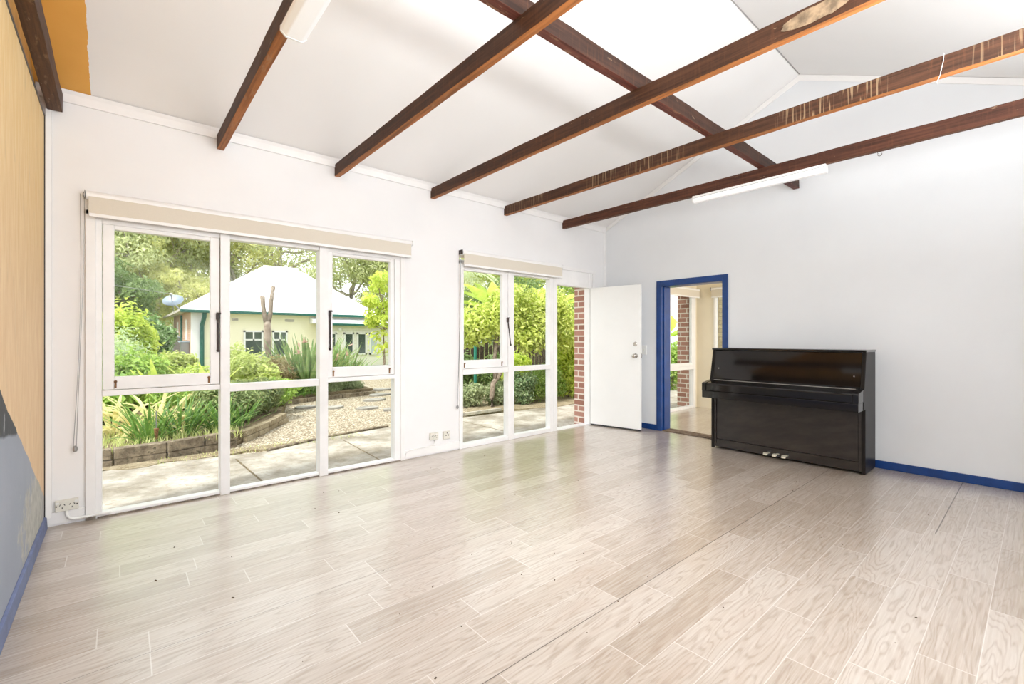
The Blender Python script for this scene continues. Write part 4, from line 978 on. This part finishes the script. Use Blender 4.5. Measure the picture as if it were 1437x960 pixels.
shrub(2.55, 10.45, 0.95, 0.46, 'brownish olive bush left of the spiky clump', L['olive'], 4600, 0.06, 31, z0=0.04, aspect=0.25)
shrub(1.25, 7.75, 0.62, 0.50, 'grey-green wispy bush behind the strappy plants', L['conif'], 5500, 0.085, 32, z0=0.04, aspect=0.22)
shrub(1.70, 8.35, 0.60, 0.50, 'grey-green wispy bush above the pale stone edge', L['conif'], 5500, 0.085, 33, z0=0.04, aspect=0.22)
shrub(0.75, 8.5, 0.60, 0.5, 'low bluish wispy bush in the middle of the left bed', L['mid'], 4500, 0.08, 34, z0=0.04, aspect=0.25)
shrub(2.15, 9.1, 0.55, 0.45, 'olive and green low bush next to the spiky clump', L['mid'], 4600, 0.055, 35, z0=0.04)
shrub(-0.3, 8.9, 0.75, 0.55, 'broad dark bush at the far left of the bed', L['mid'], 3600, 0.09, 36, z0=0.04)
for k, (x_, y_, z_, r_, lb_) in enumerate([(3.35, 10.85, 0.45, 0.42, 'grey-green hedge clump under the spiky clump'), (3.85, 10.95, 0.38, 0.42, 'second grey-green hedge clump beside the gravel'), (4.32, 11.05, 0.34, 0.40, 'grey-green hedge clump at the far end of the edging')]):
    shrub(x_, y_, z_, r_, lb_, L['silver'], 4200, 0.05, 40 + k, z0=-0.02, group='grey hedge clumps', aspect=0.2, name='hedge')
# canna / broad leaves
clump(0.80, 9.7, 14, 0.85, 0.16, 'broad yellow-green leaved plant below the meter boxes', L['banana'], 51, 'broadleaf_plant', 'broad-leaved plants', (0.1, 0.5), (0.3, 1.0), 0.15, fold=0.15, root=.15)
clump(1.22, 9.6, 10, 0.9, 0.13, 'broad green leaved plant at the foot of the green downpipe', L['lime'], 52, 'broadleaf_plant', 'broad-leaved plants', (0.05, 0.4), (0.2, 0.8), 0.12, fold=0.15, root=.15)
clump(0.55, 10.0, 10, 0.85, 0.12, 'lighter broad leaved plant left of the other two', L['lime'], 53, 'broadleaf_plant', 'broad-leaved plants', (0.1, 0.5), (0.3, 1.0), 0.15, fold=0.15, root=.15)
# dry ginger
clump(-0.05, 7.75, 34, 0.85, 0.06, 'sprawling dry-leaved plant at the lower left pane edge', L['dry'], 54, 'ginger_plant', 'sprawling dry-leaved plants', (0.3, 1.3), (0.8, 1.8), 0.25)
clump(0.38, 7.7, 36, 0.80, 0.055, 'sprawling yellowing plant behind the left strappy clump', L['dry'], 55, 'ginger_plant', 'sprawling dry-leaved plants', (0.2, 1.2), (0.8, 1.8), 0.25)
clump(0.62, 8.1, 30, 0.75, 0.05, 'sprawling straw-and-green plant in the middle of the lower left pane', L['mid'], 56, 'ginger_plant', 'sprawling dry-leaved plants', (0.2, 1.0), (0.6, 1.6), 0.25)
# agapanthus
for k, (x_, y_, n_, Ln, lb_) in enumerate([(0.27, 6.85, 46, 0.55, 'dark strappy clump at the left behind the brick edge'), (0.60, 6.95, 44, 0.55, 'lighter strappy clump in the middle behind the brick edge'), (1.02, 7.05, 40, 0.48, 'strappy clump behind the first mullion'), (1.28, 7.25, 34, 0.46, 'strappy clump at the bend of the brick edge')]):
    clump(x_, y_, n_, Ln, 0.034, lb_, L['strap'], 60 + k, 'agapanthus', 'strappy agapanthus clumps', (0.05, 0.95), (0.2, 1.0), 0.13)
# bird of paradise
ST = clump(3.30, 11.0, 190, 1.30, 0.085, 'large dark spiky clump with faded pink flowers in front of the cream house', L['strel'], 70, 'bird_of_paradise', 'spiky flowering clumps', (0.02, 0.75), (0.1, 0.45), 0.42, 0.02, fold=0.3, root=.15)
ST2 = clump(4.0, 11.2, 110, 1.12, 0.08, 'smaller dark spiky clump to the right of the large one', L['strel'], 71, 'bird_of_paradise', 'spiky flowering clumps', (0.05, 0.8), (0.1, 0.45), 0.32, 0.02, fold=0.3, root=.15)
rng = random.Random(5)
for (S_, cx_, cy_) in ((ST, 3.35, 11.0), (ST2, 3.95, 11.2)):
    for k in range(14 if S_ is ST else 6):
        a_ = rng.uniform(0, 6.28); rr = rng.uniform(0, .55); zt = rng.uniform(0.6, 1.3)
        fx_, fy_ = cx_ + rr * math.cos(a_), cy_ + rr * math.sin(a_) - 0.2
        f_ = MB()
        for q in range(5): f_.blade((fx_, fy_, zt), a_ + rng.uniform(-1, 1), 0.13, 0.035, rng.uniform(0.2, 1.6), 0.3, 3, 0.2)
        f_.build('flower', L['flower'], S_)
for k, (x_, y_, lb_) in enumerate([(2.72, 10.30, 'green strappy tuft at the left foot of the spiky clump'), (2.98, 10.42, 'green strappy tuft under the middle of the spiky clump'), (3.22, 10.52, 'green strappy tuft at the right foot of the spiky clump')]):
    clump(x_, y_, 32, 0.38, 0.03, lb_, L['strap'], 80 + k, 'strap_tuft', 'strappy tufts under the spiky clump', (0.1, 1.0), (0.4, 1.2), 0.12, 0.0)
# agave by the house
clump(7.28, 17.5, 26, 0.5, 0.07, 'small blue-green rosette in front of the white extension', L['bluegr'], 84, 'agave', None, (0.1, 1.2), (0.1, 0.8), 0.1, -0.1)
# pruned Y trunk
m_ = MB(); bx_, by_ = 3.10, 13.9
m_.tube([(bx_ + .02, by_, -0.1), (bx_ + 0.03, by_, 0.5), (bx_ + 0.02, by_, 1.0), (bx_ + 0.0, by_, 1.72)], [0.11, 0.095, 0.09, 0.09], 9)
m_.tube([(bx_, by_, 1.62), (bx_ - 0.07, by_, 1.92), (bx_ - 0.10, by_, 2.15), (bx_ - 0.12, by_, 2.42)], [0.08, 0.06, 0.055, 0.065], 8)
m_.tube([(bx_, by_, 1.62), (bx_ + 0.08, by_, 1.95), (bx_ + 0.10, by_, 2.3), (bx_ + 0.16, by_, 2.71)], [0.08, 0.06, 0.055, 0.05], 8)
tag(m_.build('tree_stump', M['bark'], smooth=True), 'bare pruned trunk forking into two stubs before the white roof', 'tree trunk')
# short grass
rng = random.Random(77); gm = MB()
for k in range(2600):
    x_, y_ = rng.uniform(-2.0, 1.2), rng.uniform(6.42, 7.5)
    gm.blade((x_, y_, 0.03), rng.uniform(0, 6.28), rng.uniform(0.05, 0.15), 0.008, rng.uniform(0, .7), rng.uniform(0.2, 1.4), 2, 0.1)
for k in range(500):
    x_, y_ = rng.uniform(0.3, 2.6), rng.uniform(6.05, 6.35)
    gm.blade((x_, y_ + 0.0, G - 0.01), rng.uniform(0, 6.28), rng.uniform(0.02, 0.05), 0.006, rng.uniform(0, .9), 0.8, 2, 0.1)
tag(gm.build('grass', L['grass']), 'short pale grass along the brick edge and patio', 'grass', kind='stuff')

e = empty('garden_light', (0.33, 6.62, 0.04), 'slim stake light with copper cap standing among the strappy clumps', 'garden light')
MB().tube([(0.33, 6.62, 0.0), (0.33, 6.62, 0.42)], 0.006, 6).build('stake', M['steel'], e)
MB().lathe((0.33, 6.62, 0.10), (0, 0, 1), [(0, 0.012), (0.10, 0.022), (0.12, 0.026), (0.125, 0.01)], 12).build('cap', M['rust'], e)
pl = MB(); pl.tube([(-14, 27, 4.35), (-7, 26.9, 4.05), (-2, 26.8, 3.85), (1.95, 26.7, 3.75 - .4)], 0.012, 5)
tag(pl.build('power_line', M['steel']), 'thin overhead wire running across the trees to the house roof', 'power line')
# sapling right of the wide window
e = empty('sapling', (7.0, 15.0, -0.1), 'slender bright green young tree at the right of the wide window', 'tree')
m_ = MB(); ends = branches(m_, (7.0, 15.0, -0.1), (6.95, 15.0, 2.6), 0.05, 8, 0.7, 91)
m_.build('trunk', M['bark'], e)
leaves('foliage', L['lime'], e, [(p[0], p[1], p[2], .28, .28, .2) for p in ends] + [(7.0, 15, 3.2, .35, .35, .5), (7.1, 15, 2.2, .5, .4, .35), (6.6, 15, 2.1, .35, .3, .2), (7.0, 15, 1.2, .5, .4, .5)], 1500, 0.19, 91, 0.5)

# window 2 garden
e = empty('citrus_tree', (5.55, 6.97, -0.08), 'round bright yellow-green tree outside the four-pane window', 'tree')
m_ = MB()
m_.tube([(5.50, 6.95, -0.1), (5.48, 6.95, 0.12), (5.53, 6.97, 0.38), (5.72, 7.0, 0.55), (5.85, 7.0, 0.85), (5.85, 7.0, 1.3)], [0.055, 0.05, 0.05, 0.048, 0.045, 0.04], 8)
m_.tube([(5.60, 6.98, 0.45), (5.62, 7.05, 0.8), (5.7, 7.05, 1.3)], [0.045, 0.04, 0.035], 7)
m_.tube([(5.85, 7.0, 0.85), (6.3, 6.95, 1.2), (6.8, 6.9, 1.5)], [0.035, 0.03, 0.02], 7)
m_.build('trunk', M['bark'], e, smooth=True)
cl = [(5.9, 7.1, 1.65, .55, .55, .5), (5.45, 7.35, 1.55, .5, .5, .42), (6.5, 6.9, 1.6, .6, .55, .55), (6.1, 7.0, 2.0, .5, .5, .38), (6.85, 6.75, 1.95, .5, .45, .42), (5.3, 7.55, 1.35, .35, .35, .3), (7.15, 6.6, 1.45, .4, .4, .5), (6.3, 6.7, 1.25, .45, .4, .3)]
leaves('foliage', L['citrus'], e, cl, 10500, 0.11, 101, 0.40, 0.5, 0.35)
shrub(7.75, 7.0, 1.95, 0.62, 'upright leafy green shrub seen through the open garden door', L['lime'], 6500, 0.09, 103, z0=-0.08, group=None)
shrub(8.3, 7.4, 1.3, 0.6, 'low green bush behind the brick pier at the garden door', L['mid'], 4200, 0.08, 104, z0=-0.08, group=None)
for k, (x_, y_, z_, r_, mt, lb_) in enumerate([(5.25, 7.3, 0.38, 0.32, 'silver', 'pale low shrub left of the twisted trunk'), (5.78, 7.12, 0.42, 0.33, 'silver', 'pale low shrub right of the twisted trunk'),
        (6.2, 6.95, 0.62, 0.42, 'bluegr', 'blue-green low shrub under the bright tree'), (6.75, 6.95, 0.62, 0.45, 'mid', 'green low shrub beside the blue-green one'),
        (7.15, 7.0, 0.75, 0.4, 'mid', 'leafy low shrub beside the garden doorway'), (5.2, 8.6, 0.75, 0.40, 'yel', 'small yellow-green bush by the green post')]):
    shrub(x_, y_, z_, r_, lb_, L[mt], 3600, 0.05, 110 + k, z0=-0.08, group='low shrubs outside the four-pane window')
shrub(6.25, 9.0, 0.95, 0.5, 'dark leafy bush before the slatted fence at the left', L['dark'], 3600, 0.09, 130, z0=-0.08, group=None)
shrub(7.35, 9.1, 0.90, 0.55, 'dark leafy bush before the slatted fence under the bright tree', L['dark'], 3600, 0.09, 131, z0=-0.08, group=None)
shrub(7.05, 8.0, 0.98, 0.42, 'yellow-green bush behind the blue-green low shrub', L['lime'], 2600, 0.07, 132, z0=-0.08, group=None)
# banana and palm
def bigleaf(name, x, y, n, z, Ln, w_, label, mat, seed, cat='plant', lean=(0.3, 1.0), h=1.6):
    rng = random.Random(seed); e = empty(name, (x, y, -0.1), label, cat)
    MB().tube([(x, y, -0.1), (x + .05, y, h * .5), (x, y, h)], [0.12, 0.1, 0.07], 8).build('trunk', M['bark'], e)
    m_ = MB()
    for k in range(n):
        a_ = 2 * math.pi * k / n + rng.uniform(-.3, .3)
        m_.blade((x, y, h - 0.05), a_, Ln * rng.uniform(.8, 1.1), w_, rng.uniform(*lean), rng.uniform(0.7, 1.5), 8, 0.22, 0.1, 0.1)
    m_.build('leaf_blades', mat, e, smooth=True); return e
bigleaf('banana_plant', 9.2, 8.5, 8, 0, 1.1, 0.42, 'banana plant with big bright leaves beyond the garden doorway', L['banana'], 121)
bigleaf('banana_plant', 8.4, 10.4, 9, 0, 1.7, 0.45, 'banana plant behind the top of the round tree', L['banana'], 122, h=2.0)
bigleaf('banana_plant', 9.9, 9.9, 9, 0, 1.5, 0.45, 'banana plant above the right of the round tree', L['banana'], 123, h=2.0)
bigleaf('banana_plant', 11.6, 6.9, 8, 0, 1.4, 0.45, 'banana plant beyond the window of the adjoining room', L['banana'], 124, h=1.3)
shrub(11.0, 6.4, 1.3, 0.7, 'leafy shrub beyond the window of the adjoining room', L['mid'], 3800, 0.09, 125, z0=-0.1, group=None)
e = empty('palm_tree', (7.4, 11.6, -0.1), 'pale palm with drooping fronds at the upper left of the four-pane window', 'palm')
MB().tube([(7.4, 11.6, -0.1), (7.42, 11.6, 1.5), (7.4, 11.6, 3.0)], [0.16, 0.13, 0.12], 9).build('trunk', M['bark'], e)
m_ = MB(); rng = random.Random(8)
for k in range(15):
    a_ = 2 * math.pi * k / 15 + rng.uniform(-.2, .2); d = Vector((math.cos(a_), math.sin(a_), 0)); p = Vector((7.4, 11.6, 3.0)); th = rng.uniform(0.4, 1.1); Ln = 1.7; pts = [p.copy()]
    for i in range(9):
        p = p + (d * math.sin(th) + Vector((0, 0, 1)) * math.cos(th)) * Ln / 9; th += 0.19; pts.append(p.copy())
    m_.tube(pts, 0.012, 4)
    for i in range(1, 10):
        for q in (-1, 1):
            for u_ in (0, .5):
                pp_ = pts[i - 1].lerp(pts[i], u_)
                m_.blade(pp_, a_ + q * 1.0, 0.5 * (1.05 - abs(i - 4) * 0.09), 0.04, 1.4, 1.2, 3, 0.1)
m_.build('fronds', L['palm'], e)

# trees beyond: each its own crown and trunk
def tree(x, y, hgt, r, label, mat, n, size, seed, trunk='bark_pale', z0=-0.1, zc=0.35, name='gum_tree', group='tall trees beyond the garden', lumps=12, dens=0.5):
    rng = random.Random(seed); e = empty(name, (x, y, z0), label, 'tree', group); m_ = MB()
    ends = branches(m_, (x, y, z0), (x + rng.uniform(-.5, .5), y, hgt * 0.72), r * 0.055 + 0.05, lumps, r * 0.8, seed)
    m_.build('trunk', M[trunk], e, smooth=True)
    cl = []
    for p in ends: s_ = r * rng.uniform(0.22, 0.38); cl.append((p[0], p[1], p[2], s_, s_, s_ * 0.7))
    for k in range(lumps + 4):
        a_ = rng.uniform(0, 6.28); q = rng.uniform(0.2, 0.95) * r; zz = hgt * rng.uniform(zc, 0.95); s_ = r * rng.uniform(0.25, 0.42)
        cl.append((x + q * math.cos(a_), y + q * math.sin(a_), z0 + zz, s_, s_, s_ * 0.75))
    leaves('crown', mat, e, cl, int(n * 1.6), size, seed, 0.4, 0.3, dens, droop=0.6)
    return e
tree(-1.5, 36, 12.5, 4.2, 'dense olive gum at the left frame of the wide window', L['gum'], 14000, 0.26, 201, zc=0.12, lumps=14)
tree(2.0, 43, 14.5, 4.8, 'large gum with pale leaves above the lime shrub', L['gum2'], 15000, 0.30, 202, zc=0.15, lumps=14)
tree(4.6, 45, 13.5, 4.2, 'open gum with visible pale branches above the satellite dish', L['gum'], 6500, 0.26, 203, zc=0.35)
tree(3.4, 34, 5.3, 1.7, 'small yellow-olive tree behind the roof beside the dish', L['gum2'], 5200, 0.18, 204, zc=0.4, lumps=8)
tree(7.3, 44, 13, 3.6, 'gum tree rising left of the roof ridge', L['gum2'], 8500, 0.28, 205, zc=0.3)
tree(11.0, 43, 15, 5.0, 'sparse gum with thick spreading limbs above the roof ridge', L['gum'], 4200, 0.28, 206, zc=0.5, lumps=9)
tree(14.2, 36, 11, 4.0, 'grey-green gum behind the right slope of the roof', L['gum'], 11000, 0.26, 207, zc=0.2)
tree(17.2, 35, 10.5, 3.8, 'dense gum at the right frame of the wide window', L['gum'], 11000, 0.26, 208, zc=0.15)
tree(-0.6, 31, 4.6, 2.4, 'dark green tree behind the lime shrub', L['dark'], 9000, 0.2, 209, 'bark', zc=0.1, name='dark_tree')
tree(-3.5, 31, 6.5, 3.0, 'dark green tree beyond the left frame', L['dark'], 8000, 0.22, 210, 'bark', zc=0.1, name='dark_tree')
tree(14.5, 17.5, 7.0, 2.6, 'yellow-green tree behind the banana leaves', L['yel'], 7500, 0.2, 211, zc=0.2, name='garden_tree')
tree(18.5, 15.0, 7.0, 3.0, 'pale green tree behind the open garden doorway', L['yel'], 7500, 0.2, 212, zc=0.1, name='garden_tree')
tree(11.8, 14.0, 3.2, 1.8, 'dark bushy tree behind the slatted fence', L['dark'], 7000, 0.16, 213, 'bark', zc=0.1, name='dark_tree')
tree(15.5, 12.0, 3.4, 2.0, 'dark bushy tree behind the round tree at the right', L['mid'], 7000, 0.16, 214, 'bark', zc=0.1, name='dark_tree')
tree(-0.5, 52, 17, 5.5, 'tall dark gum far behind the left trees', L['gum'], 12000, 0.4, 216, zc=0.05, lumps=14)
tree(3.6, 56, 16, 5.0, 'tall dark gum far behind the small tree by the dish', L['gum'], 10000, 0.4, 217, zc=0.05, lumps=14)
tree(1.5, 37, 7.5, 2.6, 'olive-green bushy tree between the lime shrub and the dish', L['gum2'], 8000, 0.24, 218, zc=0.1, lumps=10)
tree(20, 30, 9, 4.0, 'broad gum right of the white extension', L['gum'], 8000, 0.28, 215, zc=0.1)

# ------------------------------------------------------------------ light
wd = bpy.data.worlds.new('World'); sc.world = wd; wd.use_nodes = True
nt = wd.node_tree; nt.nodes.clear()
bg = nt.nodes.new('ShaderNodeBackground'); ow = nt.nodes.new('ShaderNodeOutputWorld')
bg.inputs[0].default_value = (0.97, 0.985, 1.0, 1); bg.inputs[1].default_value = 2.2
nt.links.new(bg.outputs[0], ow.inputs[0])
def sun(d, strength, ang, col):
    l = bpy.data.lights.new('Sun', 'SUN'); l.energy = strength; l.angle = math.radians(ang); l.color = col
    o = bpy.data.objects.new('sunlight', l); COL.objects.link(o)
    o.rotation_euler = Vector(d).to_track_quat('Z', 'Y').to_euler(); return o
sun((-0.50, -0.16, 0.86), 4.2, 6.0, (1.0, 0.96, 0.88))
def area(loc, target, sx, sy, power, col=(1, 1, 1), spec=0.0):  # unseen fill lamps, added to brighten both rooms
    l = bpy.data.lights.new('Fill', 'AREA'); l.shape = 'RECTANGLE'; l.size = sx; l.size_y = sy; l.energy = power; l.color = col
    l.specular_factor = spec
    o = bpy.data.objects.new('fill_lamp', l); COL.objects.link(o); o.location = loc
    o.rotation_euler = (Vector(loc) - Vector(target)).to_track_quat('Z', 'Y').to_euler(); return o
area((1.5, -0.80, 1.6), (1.9, 4.0, 1.8), 3.6, 2.0, 84, (0.95, 0.975, 1.0))
area((1.9, -0.50, 1.95), (1.9, -0.49, 4.0), 3.4, 0.6, 195, (0.93, 0.965, 1.0))
area((7.0, 0.2, 1.4), (7.2, 4.0, 1.2), 1.8, 1.8, 80, (1.0, 0.98, 0.95))

l = bpy.data.lights.new('Spot', 'SPOT'); l.energy = 420; l.spot_size = math.radians(62); l.spot_blend = 1.0; l.shadow_soft_size = 0.45; l.color = (0.97, 0.985, 1.0)  # added spot that lifts the far floor, not a fitting of the room
o = bpy.data.objects.new('fill_spot', l); COL.objects.link(o); o.location = (0.5, -0.45, 2.55)
o.rotation_euler = (Vector(o.location) - Vector((3.9, 3.6, 0.0))).to_track_quat('Z', 'Y').to_euler()

# ------------------------------------------------------------------ camera
cam = bpy.data.cameras.new('Camera'); co = bpy.data.objects.new('Camera', cam); COL.objects.link(co)
co.location = (0, 0, 1.25); co.rotation_euler = (math.radians(90), 0, math.radians(49.2 - 90))
cam.sensor_width = 36; cam.lens = 640 / 1437 * 36; cam.shift_y = -4.5 / 1437; cam.clip_start = 0.02; cam.clip_end = 500
sc.camera = co
sc.view_settings.view_transform = 'Standard'
sc.view_settings.look = 'None'
sc.view_settings.exposure = 0.0
sc.cycles.use_denoising = True
sc.cycles.max_bounces = 10
sc.cycles.diffuse_bounces = 6
sc.cycles.transparent_max_bounces = 16
sc.cycles.sample_clamp_indirect = 8
